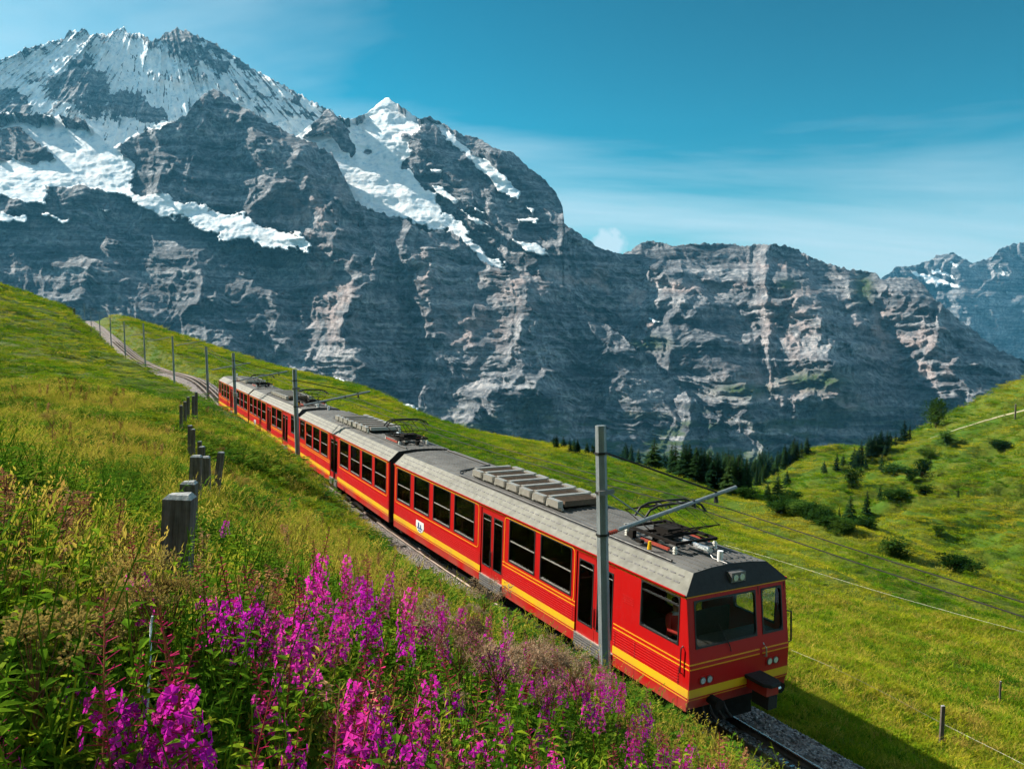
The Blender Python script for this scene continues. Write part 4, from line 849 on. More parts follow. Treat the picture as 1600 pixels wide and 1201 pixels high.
for k, (px, ytop) in enumerate(pole_px):
    s = find_s(px, -2.55); b = lat_pt(s, -2.55, 0); zg = float(ground_z(np.array([b[0]]), np.array([b[1]]))[0])
    v = ray(px - 8, ytop); ztop = v[2] * np.hypot(b[0], b[1]) / np.hypot(v[0], v[1])
    h = float(np.clip(ztop - zg, 4.2, 7.2)); POLES.append(s)
    d = track_dir(s); root = empty('catenary_pole', (b[0], b[1], zg)); root.rotation_euler = (Matrix.Rotation(R(-2.3), 3, 'Y') @ Matrix.Rotation(math.atan2(d[1], d[0]) - math.pi / 2, 3, 'Z')).to_euler()   # local +x points across the track
    tag(root, ['tall grey catenary pole standing in front of the leading railcar', 'dark catenary pole in front of the gap between second and third railcars', 'catenary pole in front of the last railcar, with a pale lamp box', 'catenary pole just behind the tail of the train'][k] if k < 4 else
        f'{ordn[k]} catenary pole up the line, counted from the nearest', 'catenary pole', 'catenary poles along the track')
    rr = 0.118; m = MB().tube([(0, 0, -0.4), (0, 0, h)], [rr, rr * 0.88], 6); m.build('mast', M_GALV, root)
    ca = b[2] + W_H + 0.16 - zg                                    # height of the cantilever tip above the pole foot
    c0 = ca - 0.42
    MB().tube([(0.36, 0, c0 + 0.04), (3.45, 0, ca + 0.10)], 0.045, 8).build('cantilever', M_GALV, root)
    MB().tube([(0.10, 0, min(h - 0.5, ca + 1.12)), (2.9, 0, ca + 0.06)], 0.020, 6).build('tie_rod', M_VISOR, root)
    if k < 3:
        ins = MB()
        for q in range(5): ins.tube([(0.13 + 0.045*q, 0, c0 + .005*q), (0.17 + .045*q, 0, c0 + .005*q + .004)], [0.045, 0.028], 8)
        ins.build('insulator', M_PORC, root)
        for zz in (c0, min(h - 0.5, ca + 1.12), c0 + 0.8 ): MB().tube([(0, 0, zz - 0.02), (0, 0, zz + 0.02)], 0.127, 6).build('clamp_band', M_VISOR, root)
        MB().box(-0.17, 0.17, -0.12, -0.17, c0 + 0.78, c0 + 0.86).build('clamp_bracket', M_GREY, root)
        MB().tube([(0.12, 0, c0 + 0.8), (1.0, 0.0, c0 + 0.2)], 0.016, 5).build('stay_rod', M_GALV, root)
        for wl_ in W_LAT:
            MB().tube([(2.55 + wl_, 0, ca - 0.03), (2.55 + wl_, 0, ca - 0.16)], [0.035, 0.05], 8).build('wire_hanger', M_BLACK, root)
    if k == 2: MB().tube([(0, -0.2, 2.9), (0, -0.2, 3.15)], 0.16, 10).build('lamp_box', M_ALU, root)
M_WIRE = simple('copper_contact_wire', (0.05, 0.045, 0.04), 0.5, 0.5)
for q, la in enumerate(W_LAT):
    pts = []
    sp = [-26] + POLES
    for a, b in zip(sp, sp[1:]):
        for u in np.linspace(0, 1, 8)[:-1]: pts.append(lat_pt(a + (b - a) * u, la, W_H - 0.22 * 4 * u * (1 - u) * min(1, (b - a) / 25)))
    o = MB().tube(pts, 0.011, 5); o = o.build('contact_wire', M_WIRE); tag(o, ['overhead contact wire on the side nearer the poles', 'overhead contact wire on the side away from the poles'][q], 'wire', 'overhead contact wires')
# --- fences
def wood_mat(name, a, b):
    t = NT(name); oc = t.add('ShaderNodeTexCoord').outputs['Object']; f = t.noise(26, 5, 0.65, t.mapping(oc, (1, 1, 0.06))); g = t.noise(7, 4, 0.6, oc)
    c = t.mix(t.rng(f, 0.35, 0.65), a, b); c = t.mix(t.rng(g, 0.5, 0.75, 0, 0.6), c, tuple(k * 0.5 for k in a))
    return t.out(c, 0.85, 0, t.bump(f, 0.8, 0.012), 0.2)
M_WOOD = wood_mat('weathered_grey_wood', (0.060, 0.048, 0.042), (0.17, 0.145, 0.13)); M_WOODLIT = wood_mat('lit_wood_top', (0.26, 0.27, 0.28), (0.46, 0.46, 0.45))  # the second, paler wood paints light onto the post tops
def fence_post(x, y, w, h, lean, label, group='old wooden fence posts on the slope', zoff=0.0, rz=0.0):
    z = float(ground_z(np.array([x]), np.array([y]))[0]) + zoff; r = empty('fence_post', (x, y, z), rz); r.rotation_euler = (lean[0], lean[1], rz)
    a = w / 2; ch = w * 0.16
    MB().add([(-a, -a*.8, -.3), (a, -a*.8, -.3), (a, a*.8, -.3), (-a, a*.8, -.3), (-a*.97, -a*.78, h - ch), (a*.97, -a*.78, h - ch), (a*.97, a*.78, h - ch), (-a*.97, a*.78, h - ch)], [(0,1,5,4),(1,2,6,5),(2,3,7,6),(3,0,4,7),(0,3,2,1),(4,5,6,7)]).build('post_body', M_WOOD, r)
    q = a - ch
    MB().add([(-a*.97, -a*.78, h - ch + .002), (a*.97, -a*.78, h - ch + .002), (a*.97, a*.78, h - ch + .002), (-a*.97, a*.78, h - ch + .002), (-q, -q*.75, h), (q, -q*.75, h*1.0), (q, q*.75, h + .006), (-q, q*.75, h - .004)], [(0,1,5,4),(1,2,6,5),(2,3,7,6),(3,0,4,7),(4,5,6,7),(0,3,2,1)]).build('post_top', M_WOODLIT, r)
    return tag(r, label, 'fence post', group)
def post_at(px, ytop, wpx, d, label, w=None, lean=(0, 0), **kw):
    p = at(px, ytop, d); x, y = p[0], p[1]; zg = float(ground_z(np.array([x]), np.array([y]))[0]); w = w or wpx * d / F_PX
    return fence_post(x, y, w, max(0.35, p[2] - zg), lean, label, rz=kw.pop('rz', 0.12), **kw)
post_at(270, 771, 44, 5.2, 'thick weathered wooden fence post, nearest the camera, among flowers at left', lean=(0.0, 0.05))
post_at(292, 751, 24, 8.2, 'square fence post with pale top right behind the nearest post', lean=(0.02, 0.03))
post_at(303, 711, 17, 12.0, 'broad fence post with reddish plants before it, left of its cluster', lean=(0, 0.04))
post_at(315.5, 697, 9, 14.5, 'slim tallest fence post in the middle of the cluster of four')
post_at(322.5, 712, 13, 13.0, 'stout fence post right of the slim one in the cluster', lean=(0.05, 0))
post_at(335, 705, 10, 14.0, 'rightmost leaning fence post of the cluster', lean=(0.0, 0.12))
post_at(312, 689, 6, 17.0, 'small fence post just behind the cluster')
post_at(297, 664, 6.5, 21, 'left fence post of the pair below the far trio'); post_at(301.5, 670, 6, 20, 'right fence post of the pair below the far trio')
post_at(283, 633, 4.5, 27, 'left fence post of the far trio'); post_at(289, 627, 4.5, 28.5, 'middle fence post of the far trio'); post_at(294, 620, 4, 31, 'right fence post of the far trio')
post_at(302, 618, 4, 33, 'left one of the two farthest fence posts below the track', 0.11); post_at(306.5, 612, 4, 35, 'right one of the two farthest fence posts below the track', 0.11)
for q, (px, yt, d) in enumerate([(164, 520, 150), (142, 512, 190), (95, 475, 205), (100.5, 476, 205), (105, 478, 205), (110, 479, 205), (116, 481, 205)]):
    p = at(px, yt, d); zg = float(ground_z(np.array([p[0]]), np.array([p[1]]))[0])
    lb = ['lower of two small distant stakes beside the track up the line', 'upper of two small distant stakes beside the track up the line', 'leftmost post of the row of five on the left skyline', 'second post from the left in the row on the left skyline', 'middle post of the row of five on the left skyline', 'second post from the right in the row on the left skyline', 'rightmost post of the row of five on the left skyline'][q]
    fence_post(p[0], p[1], 0.42 if q > 1 else 0.25, max(1.5, p[2] - zg) if q > 1 else 1.5, (0, 0), lb, 'distant stakes by the line')
g = hit(1470, 1166); fence_post(g[0], g[1], 0.085, 0.98, (0, 0.01), 'thin dark fence post alone in the grass at lower right', 'thin posts in the right meadow')
g2 = hit(1562, 1098); fence_post(g2[0], g2[1], 0.05, 0.65, (0, 0.0), 'very thin stake in the grass above the lone right post', 'thin posts in the right meadow')
g3 = hit(1586, 655); g3 = at(1586, 655, 380) if g3 is None else g3; fence_post(g3[0], g3[1], 0.5, 6.0, (0, 0), 'dark pole beside the path on the right hillside', 'poles on the right hillside')
M_ROPE = simple('white_electric_rope', (0.62, 0.64, 0.66), 0.7, 0, 0.3, 90.0); M_FWIRE = simple('dull_fence_wire', (0.20, 0.19, 0.16), 0.5, 0.4)
def strung(name, pts, r, mat, label, lift):
    P = []
    for px, py in pts:
        q = hit(px, py); P.append(q + np.array([0, 0, lift]))
    P = _catmull(np.array(P), 6); return tag(MB().tube(P, r, 5).build(name, mat), label, 'rope')
strung('fence_rope', [(1130, 862), (1206, 884), (1350, 930), (1500, 975), (1640, 1018), (1700, 1040)], 0.006, M_FWIRE, 'pale fence rope strung across the right meadow beside the train', 0.45)
strung('fence_wire', [(1236, 1046), (1300, 1075), (1380, 1115), (1470, 1166), (1580, 1225), (1660, 1270)], 0.0035, M_FWIRE, 'thin fence wire running past the lone right post', 0.55)
P = [at(x, y, d) for x, y, d in ((238, 962, 2.9), (236, 975, 2.9), (235, 1010, 2.85), (233, 1060, 2.8), (230, 1110, 2.75), (229, 1160, 2.7), (226, 1215, 2.6), (224, 1290, 2.5))]
tag(MB().tube(_catmull(np.array(P), 5), 0.0042, 6).build('hanging_rope', M_ROPE), 'twisted blue-white rope hanging among leaves at lower left', 'rope')
# --- footpath on the right hillside
pp = np.array([np.append(PATH_A + (PATH_B - PATH_A) * u + np.array([0, 1.8 * math.sin(u * 7)]), 0) for u in np.linspace(0, 1, 90)])
vv = []
for i, p in enumerate(pp):
    d = pp[min(i + 1, len(pp) - 1)] - pp[max(i - 1, 0)]; r = np.array([d[1], -d[0], 0]) / (np.hypot(d[0], d[1]) + 1e-9)
    for k in (-0.9, -0.3, 0.3, 0.9):
        q = p + r * k; vv.append((q[0], q[1], float(ground_z(np.array([q[0]]), np.array([q[1]]))[0]) + 0.22))
M_PATH = simple('pale_gravel', (0.36, 0.31, 0.20), 0.9, 0, 0.25, 0.6)
tag(obj('footpath', mesh_np('footpath', vv, grid_faces(len(pp), 4)), M_PATH), kind='structure')

# loose stones on the ballast near the front of the train
stone_col = bpy.data.collections.new('stone_prototypes')
for k in range(4):
    bm = bmesh.new(); bmesh.ops.create_icosphere(bm, subdivisions=1, radius=0.034); rg = random.Random(k)
    for v in bm.verts: v.co = Vector((v.co.x * rg.uniform(.6, 1.3), v.co.y * rg.uniform(.6, 1.3), v.co.z * rg.uniform(.5, 1.0)))
    me = bpy.data.meshes.new('stone'); bm.to_mesh(me); bm.free(); stone_col.objects.link(bpy.data.objects.new('stone_%d' % k, me))
t = NT('ballast_stones'); r = t.add('ShaderNodeObjectInfo').outputs['Random']
M_STONE = t.out(t.ramp(r, [(0, (0.085, 0.08, 0.085)), (0.5, (0.21, 0.20, 0.205)), (0.85, (0.38, 0.35, 0.34)), (1, (0.55, 0.50, 0.48))]), 0.85, spec=0.2)
for o in stone_col.objects: o.data.materials.append(M_STONE)
# ------------------------------------------------------------------ vegetation
rs = np.random.default_rng(11)
def leaf_mat(name, stops, scale=0.6, rnd=0.35, trans=0.4, rough=0.6, lo=0.75, hi=1.25, sun_band=None):
    """leaf or blade: colour from patches on the ground and from the plant itself, light shines through"""
    t = NT(name); f = t.noise(scale, 2, 0.6, t.mapping(t.pos(), sun_band, (0, 0, R(-30))) if sun_band else t.pos()); r = t.add('ShaderNodeObjectInfo').outputs['Random']
    k = t.math('ADD', t.math('MULTIPLY', f, 1 - rnd), t.math('MULTIPLY', r, rnd)); c = t.ramp(k, stops)
    c = t.mix(1.0, c, t.ramp(t.math('FRACT', t.math('MULTIPLY', r, 7.31)), [(0, (lo,) * 3), (1, (hi,) * 3)]), 'MULTIPLY')
    d = t.add('ShaderNodeBsdfDiffuse', {'Color': c}); tr = t.add('ShaderNodeBsdfTranslucent', {'Color': c})
    mx = t.add('ShaderNodeMixShader', {0: trans}); t.l.new(d.outputs[0], mx.inputs[1]); t.l.new(tr.outputs[0], mx.inputs[2])
    o = t.add('ShaderNodeOutputMaterial'); t.l.new(mx.outputs[0], o.inputs[0]); return t.m
G_SHORT = leaf_mat('meadow_grass', [(0.28, (0.065, 0.185, 0.008)), (0.45, (0.18, 0.31, 0.012)), (0.60, (0.37, 0.38, 0.018)), (0.78, (0.34, 0.24, 0.03))], 0.16)
G_DRY = leaf_mat('dry_grass', [(0.25, (0.17, 0.26, 0.015)), (0.45, (0.38, 0.35, 0.035)), (0.62, (0.50, 0.38, 0.07)), (0.8, (0.34, 0.18, 0.05))], 0.7)
G_FAR = leaf_mat('distant_turf', [(0.30, (0.030, 0.115, 0.006)), (0.43, (0.085, 0.20, 0.008)), (0.55, (0.22, 0.29, 0.012)), (0.68, (0.42, 0.37, 0.022))], 0.075, .2, sun_band=(1, .3, 1))  # stretched colour bands painted to read as sunlit strips and shaded folds
G_FARD = leaf_mat('distant_dry_turf', [(0.30, (0.11, 0.19, 0.010)), (0.5, (0.30, 0.31, 0.020)), (0.68, (0.46, 0.36, 0.05))], 0.075, .22, sun_band=(1, .3, 1))  # drier tones in the same painted sun-and-shade bands
G_DARK = leaf_mat('rank_grass', [(0.25, (0.030, 0.085, 0.010)), (0.5, (0.075, 0.17, 0.014)), (0.7, (0.16, 0.23, 0.022))], 0.9)
G_LEAF = leaf_mat('broad_leaves', [(0.25, (0.040, 0.115, 0.010)), (0.5, (0.12, 0.23, 0.015)), (0.7, (0.32, 0.35, 0.025)), (0.85, (0.46, 0.36, 0.04))], 1.3)
G_BROWN = leaf_mat('dry_seed_stalks', [(0.3, (0.16, 0.065, 0.035)), (0.55, (0.30, 0.14, 0.07)), (0.75, (0.42, 0.27, 0.13))], 1.1, trans=0.25)
G_FW = leaf_mat('fireweed_leaves', [(0.3, (0.045, 0.125, 0.010)), (0.55, (0.12, 0.24, 0.014)), (0.75, (0.30, 0.36, 0.02))], 1.5)
G_STEM = leaf_mat('fireweed_stems', [(0.3, (0.24, 0.05, 0.035)), (0.55, (0.30, 0.11, 0.05)), (0.75, (0.24, 0.22, 0.06))], 1.5, trans=0.1)
G_PETAL = leaf_mat('magenta_petals', [(0.15, (0.40, 0.012, 0.42)), (0.45, (0.68, 0.022, 0.50)), (0.65, (0.80, 0.05, 0.44)), (0.9, (0.85, 0.13, 0.50))], 9.0, .45, trans=0.45)
G_BUD = leaf_mat('crimson_buds', [(0.3, (0.40, 0.015, 0.08)), (0.7, (0.58, 0.04, 0.16))], 2.0, trans=0.25)
G_FLUFF = leaf_mat('pinkish_brown_seed_heads', [(0.3, (0.20, 0.11, 0.07)), (0.55, (0.40, 0.27, 0.17)), (0.8, (0.56, 0.44, 0.28))], 6.0, trans=0.3)
G_UMB = leaf_mat('olive_brown_umbels', [(0.3, (0.20, 0.14, 0.04)), (0.55, (0.34, 0.25, 0.07)), (0.8, (0.44, 0.33, 0.09))], 6.0, trans=0.3)
class Bl:
    """quads and triangles of leaves, gathered fast"""
    def __init__(s): s.v, s.f = [], []
    def blade(s, x, y, z, az, h, w, bend, n=3, tipw=0.05, droop=0.0):
        ca, sa = math.cos(az), math.sin(az); b = len(s.v)
        for i in range(n + 1):
            t = i / n; r = bend * h * t * t; zz = z + h * (t - 0.35 * bend * t * t) - droop * h * t ** 3; ww = w * (1 - t) ** 0.7 * (1 - tipw) + w * tipw * (i < n)
            if i < n: s.v += [(x + ca * r - sa * ww / 2, y + sa * r + ca * ww / 2, zz), (x + ca * r + sa * ww / 2, y + sa * r - ca * ww / 2, zz)]
            else: s.v.append((x + ca * r, y + sa * r, zz))
        for i in range(n - 1): s.f.append((b + 2*i, b + 2*i + 1, b + 2*i + 3, b + 2*i + 2))
        s.f.append((b + 2*(n-1), b + 2*(n-1) + 1, b + 2*n))
    def leaf(s, p, d, up, L, w, fold=0.25, droop=0.25):
        """pointed leaf from p along d"""
        p, d, up = Vector(p), Vector(d).normalized(), Vector(up); sd = d.cross(up).normalized(); up = sd.cross(d); b = len(s.v)
        m = p + d * L * 0.45 - up * L * droop * 0.25; e = p + d * L - up * L * droop
        s.v += [tuple(q) for q in (p, m + sd * w / 2 + up * w * fold, m, m - sd * w / 2 + up * w * fold, e)]
        s.f += [(b, b + 1, b + 2), (b, b + 2, b + 3), (b + 1, b + 4, b + 2), (b + 2, b + 4, b + 3)]
    def blossom(s, p, d, r, seed):
        """four spreading petals"""
        d = Vector(d).normalized(); a = d.orthogonal().normalized(); b_ = d.cross(a); p = Vector(p); g = random.Random(seed); o = g.random() * 6
        for k in range(4):
            an = o + k * math.pi / 2 + g.uniform(-.2, .2); u = a * math.cos(an) + b_ * math.sin(an); v = d.cross(u); n = len(s.v); rr = r * g.uniform(.8, 1.1)
            s.v += [tuple(q) for q in (p, p + u * rr * .6 + v * rr * .42 + d * rr * .25, p + u * rr * 1.05 + d * rr * .1, p + u * rr * .6 - v * rr * .42 + d * rr * .25)]
            s.f.append((n, n + 1, n + 2, n + 3))
    def tube(s, pts, r0, r1, n=4):
        m = MB().tube(pts, [r0 + (r1 - r0) * i / (len(pts) - 1) for i in range(len(pts))], n, False); b = len(s.v); s.v += m.v; s.f += [tuple(i + b for i in q) for q in m.f]
    def mesh(s, name, mat):
        me = bpy.data.meshes.new(name); me.from_pydata(s.v, [], s.f); me.materials.append(mat); me.update(); return me
def U(a, b): return float(rs.uniform(a, b))
def clump(n, rad, h, w, bend, mat, name, seeds=0):
    b = Bl()
    for _ in range(n):
        r, a = rad * math.sqrt(U(0, 1)), U(0, 6.283)
        b.blade(r * math.cos(a), r * math.sin(a), -0.04, U(0, 6.283), h * U(0.55, 1.15), w * U(0.7, 1.3), U(0.15, 1) * bend)
    for _ in range(seeds):                                   # seed heads on thin stalks
        r, a = rad * math.sqrt(U(0, 1)), U(0, 6.283); x, y, hh, az, bd = r * math.cos(a), r * math.sin(a), h * U(1.0, 1.5), U(0, 6.283), U(.1, .4)
        b.blade(x, y, 0, az, hh, w * 0.45, bd); ex, ey, ez = x + math.cos(az) * bd * hh, y + math.sin(az) * bd * hh, hh * (1 - .35 * bd)
        for k in range(5): b.leaf((ex - math.cos(az) * .02 * k, ey - math.sin(az) * .02 * k, ez - 0.025 * k), (U(-1, 1), U(-1, 1), 1.4), (1, 0.2, 0), 0.05, 0.012)
    return b.mesh(name, mat)
def leafy(n, rad, L, w, mat, name, up=0.6, stem=0.0):
    b = Bl()
    for _ in range(n):
        r, a = rad * math.sqrt(U(0, 1)), U(0, 6.283); z = U(0, 1) * stem
        b.leaf((r * math.cos(a), r * math.sin(a), z), (math.cos(a + U(-.8, .8)), math.sin(a + U(-.8, .8)), U(0.1, 1) * up), (0, 0, 1), L * U(.6, 1.2), w * U(.7, 1.2), 0.2, U(.1, .5))
    return b.mesh(name, mat)
def weed(mat, name, h=0.6, stems=5):
    b = Bl()
    for _ in range(stems):
        x, y, az, ln = U(-.12, .12), U(-.12, .12), U(0, 6.28), U(.1, .4); hh = h * U(.6, 1.15)
        pts = [(x + math.cos(az) * ln * hh * t * t, y + math.sin(az) * ln * hh * t * t, hh * t) for t in (0, .5, 1)]; b.tube(pts, .005, .002, 3)
        for k in range(13):
            t = .12 + .88 * k / 13; p = (x + math.cos(az) * ln * hh * t * t, y + math.sin(az) * ln * hh * t * t, hh * t); q = U(0, 6.28)
            b.leaf(p, (math.cos(q), math.sin(q), U(.1, .7)), (0, 0, 1), .09 * (1.15 - t * .6), .024, .2, .3)
    return b.mesh(name, mat)
def dock(mat, name, h=0.7):
    b = Bl()
    for _ in range(3):
        x, y = U(-.1, .1), U(-.1, .1); hh = h * U(.7, 1.1); az = U(0, 6.28); b.tube([(x, y, 0), (x + .05 * math.cos(az), y + .05 * math.sin(az), hh)], .005, .002, 3)
        for k in range(44):
            t = .4 + .6 * k / 44; q = U(0, 6.28); b.leaf((x + .05 * t * math.cos(az), y + .05 * t * math.sin(az), hh * t), (math.cos(q), math.sin(q), U(0, .8)), (0, 0, 1), .035, .022, .3, .4)
    return b.mesh(name, mat)
proto_col = bpy.data.collections.new('plant_prototypes')
protos = [clump(55, .22, .20, .011, .8, G_SHORT, 'a'), clump(46, .22, .42, .007, .7, G_DRY, 'b', 8), clump(50, .24, .40, .012, .9, G_DARK, 'c', 2), leafy(26, .22, .17, .085, G_LEAF, 'd'), weed(G_LEAF, 'e', .5), dock(G_BROWN, 'f'),
          clump(70, .30, .22, .020, .9, G_FAR, 'g'), clump(60, .30, .26, .014, .8, G_FARD, 'h', 6), leafy(60, .35, .14, .07, G_DARK, 'i', .7, .25), weed(G_FW, 'j', .75, 6), clump(60, .24, .26, .010, .8, G_DRY, 'k')]
for k, me in enumerate(protos):
    o = bpy.data.objects.new('proto_%02d' % k, me); proto_col.objects.link(o)
def scatter(name, pts, kind, rot, scl, label, cat, col=None):
    me = bpy.data.meshes.new(name); me.vertices.add(len(pts)); me.vertices.foreach_set('co', np.asarray(pts, np.float32).ravel())
    a = me.attributes.new('kind', 'INT', 'POINT'); a.data.foreach_set('value', np.asarray(kind, np.int32))
    for nm, v in (('rot', rot), ('scl', scl)):
        a = me.attributes.new(nm, 'FLOAT_VECTOR', 'POINT'); a.data.foreach_set('vector', np.asarray(v, np.float32).ravel())
    o = link(bpy.data.objects.new(name, me)); tag(o, label, cat, kind='stuff')
    ng = bpy.data.node_groups.new(name, 'GeometryNodeTree'); ng.interface.new_socket('Geometry', in_out='INPUT', socket_type='NodeSocketGeometry'); ng.interface.new_socket('Geometry', in_out='OUTPUT', socket_type='NodeSocketGeometry')
    N, L = ng.nodes, ng.links; gi, go = N.new('NodeGroupInput'), N.new('NodeGroupOutput'); ip = N.new('GeometryNodeInstanceOnPoints')
    ci = N.new('GeometryNodeCollectionInfo'); ci.inputs['Collection'].default_value = col or proto_col; ci.inputs['Separate Children'].default_value = True; ci.inputs['Reset Children'].default_value = True
    def na(nm, dt):
        n = N.new('GeometryNodeInputNamedAttribute'); n.data_type = dt; n.inputs['Name'].default_value = nm; return next(s for s in n.outputs if s.enabled and s.name == 'Attribute')
    L.new(gi.outputs[0], ip.inputs['Points']); L.new(ci.outputs[0], ip.inputs['Instance']); ip.inputs['Pick Instance'].default_value = True
    L.new(na('kind', 'INT'), ip.inputs['Instance Index']); L.new(na('scl', 'FLOAT_VECTOR'), ip.inputs['Scale'])
    er = N.new('FunctionNodeEulerToRotation'); L.new(na('rot', 'FLOAT_VECTOR'), er.inputs[0]); L.new(er.outputs[0], ip.inputs['Rotation'])
    L.new(ip.outputs[0], go.inputs[0]); m = o.modifiers.new('instances', 'NODES'); m.node_group = ng; return o
# points over the ground inside the picture (with a margin), denser near the camera
def sample(n, d0, d1, power, az0=-37, az1=37):
    u = rs.random(n); d = (d0 ** (2 - power) + u * (d1 ** (2 - power) - d0 ** (2 - power))) ** (1 / (2 - power)); a = np.radians(rs.uniform(az0, az1, n)); return np.sin(a) * d, np.cos(a) * d, d
X, Y, D = [np.concatenate(q) for q in zip(sample(9000, 1.0, 8, 1.0, -42, 42), sample(28000, 8, 45, 1.1), sample(34000, 45, 280, 1.55), sample(16000, 150, 500, 1.0, 6, 37))]
Z = ground_z(X, Y); lat, tz = track_near(X, Y); lat = np.where(D < 400, lat, 99)
edge = np.where(lat < 0, 1.62, 2.0) + 0.4 * gnoise(X, Y, 3); keep = (np.abs(lat) > edge); fr_ = D > 150; dp_ = np.full(len(X), 99.); dp_[fr_] = np.min(np.hypot(X[fr_, None] - pp[None, :, 0], Y[fr_, None] - pp[None, :, 1]), 1); keep &= dp_ > 3.0
X, Y, D, Z, lat = X[keep], Y[keep], D[keep], Z[keep], lat[keep]
n = len(X); left = lat < 0; near = D < 9; p1 = fbm(X / 3.5, Y / 3.5, 3, 61) + 0.25 * gnoise(X / 14., Y / 14., 62); u = rs.random(n); kind = np.zeros(n, int)
ch = lambda m, ks, ps: np.where(m, np.array(ks)[np.searchsorted(np.cumsum(ps) / np.sum(ps), rs.random(n)).clip(0, len(ks) - 1)], kind)
kind = ch(left & (D < 45) & (p1 < -0.15), [2, 3, 4, 1, 8], [4, 2, 2, 1, 2]); kind = ch(left & (D < 45) & (p1 >= -0.15) & (p1 < 0.22), [1, 0, 10, 2, 4], [3, 4, 4, 1, 1]); kind = ch(left & (D < 45) & (p1 >= 0.22), [1, 10, 5, 0], [4, 5, .6, 2.5]); kind = ch(left & (D > 17) & (D < 45) & (gnoise(X / 7., Y / 7., 66) > -0.05), [0, 10, 8], [6, 2, .4])
kind = ch(left & near & (p1 < 0.25), [2, 3, 4, 9, 1, 8], [3, 4, 2.5, 2, .6, 4]); kind = ch(left & (D >= 45), [6, 7, 8], [6, 2, .6]); kind = ch(~left & (D < 45), [0, 10, 1, 6], [5, 3, .5, 4]); kind = ch(~left & (D >= 45), [6, 7], [7, 2])
sc = np.where(D < 8, rs.uniform(.75, 1.25, n), np.where(D < 45, rs.uniform(.8, 1.3, n) * (1 + (D - 8) / 60), rs.uniform(1.2, 2.2, n) * (D / 55) ** 0.75)); sz = sc * np.where(D > 45, 0.62, 1.0) * np.where(~left, 0.62, 1.0) * np.where((lat > -3.8) & left & (Y < 60), 0.55, 1.0) * np.where((lat > -10) & left & (Y >= 45), 0.35, 1.0)
sz = sz * np.where(D < 2.2, 0.55, 1.0) * np.where(left, 1 - 0.42 * sstep(12, 26, D), 1.0) * (1 - 0.25 * sstep(3, 7, D))
scatter('meadow_grass', np.stack([X, Y, Z], 1), kind, np.stack([rs.uniform(-.15, .15, n), rs.uniform(-.15, .15, n), rs.uniform(0, 6.28, n)], 1), np.stack([sc, sc, sz], 1), 'dense meadow grass and weeds covering the slopes on both sides of the track', 'grass')
# stones of the ballast
ns_ = 9000; sl, ll = rs.uniform(-13, 6, ns_), rs.uniform(-2.35, 2.35, ns_); hb = np.interp(ll, [a for a, _ in prof], [h for _, h in prof]); ok_ = (np.abs(np.abs(ll) - 0.53) > 0.10) & (np.abs(ll) > 0.08)
PS = np.array([lat_pt(a, b, c + 0.012) for a, b, c in zip(sl[ok_], ll[ok_], hb[ok_])]); q_ = rs.uniform(.6, 1.25, len(PS))
st_ = scatter('ballast_stones', PS, rs.integers(0, 4, len(PS)), rs.uniform(0, 6.28, (len(PS), 3)), np.stack([q_] * 3, 1), None, None, stone_col)
st_.parent = trk; st_.location = T0
# ------------------------------------------------------------------ fireweed
def fireweed(h, late, seed, branches=1):
    g = random.Random(seed); st, lf, fl, bd = Bl(), Bl(), Bl(), Bl(); az, ln = g.uniform(0, 6.28), g.uniform(.02, .14)
    ax = lambda t: Vector((math.cos(az) * ln * h * t * t, math.sin(az) * ln * h * t * t, h * t)); st.tube([ax(k / 6) for k in range(7)], .0055, .0018, 5)
    t0 = 0.62 if late else 0.58
    for k in range(int(46 * h)):
        t = .06 + (t0 - .04) * k / (46 * h); q = k * 2.4 + g.uniform(-.3, .3); lf.leaf(ax(t), (math.cos(q), math.sin(q), g.uniform(.15, .75)), (0, 0, 1), .125 * (1.1 - .35 * t) * g.uniform(.8, 1.15), .019, .15, g.uniform(.15, .5))
    nf = 15 if late else 30; f1 = t0 + (.14 if late else .24)
    for k in range(nf):
        t = t0 + (f1 - t0) * k / nf; q = k * 2.4 + g.uniform(-.4, .4); d = Vector((math.cos(q), math.sin(q), g.uniform(.0, .35))); b = ax(t); e = b + d * (.034 + .03 * (1 - k / nf)) * g.uniform(.8, 1.2)
        bd.tube([b, e], .0016, .0018, 3); fl.blossom(e, d, .0205 * g.uniform(.8, 1.2), seed * 100 + k)
    nb = 26 if late else 20
    for k in range(nb):
        t = f1 + (.985 - f1) * k / nb; q = k * 2.4; u = 1 - k / nb; d = Vector((math.cos(q), math.sin(q), .45 if late else -.25 + .9 * (1 - u))); b = ax(t); L = (.055 if late else .030) * (.35 + .65 * u)
        bd.tube([b, b + d * L * .5, b + d * L], .0014, .0030 if not late else .0016, 3)
    return [('stem', st.mesh('stem', G_STEM)), ('foliage', lf.mesh('foliage', G_FW)), ('blossoms', fl.mesh('blossoms', G_PETAL)), ('buds', bd.mesh('buds', G_BUD))]
FW_VAR = [fireweed(1.0, False, 1), fireweed(1.1, False, 2), fireweed(0.9, False, 3), fireweed(1.15, True, 4), fireweed(1.05, False, 5), fireweed(1.0, True, 6)]
FW_H = [1.0, 1.1, .9, 1.15, 1.05, 1.0]
def plant(name, var, loc, rz, sc, label, cat, group, lean=(0, 0)):
    r = empty(name, loc); r.rotation_euler = (lean[0], lean[1], rz); r.scale = (sc, sc, sc); tag(r, label, cat, group)
    for nm, me in var:
        o = link(bpy.data.objects.new(nm, me), r)
        if nm in ('foliage', 'blossoms', 'buds', 'florets', 'leaves'): o['kind'] = 'stuff'
    return r
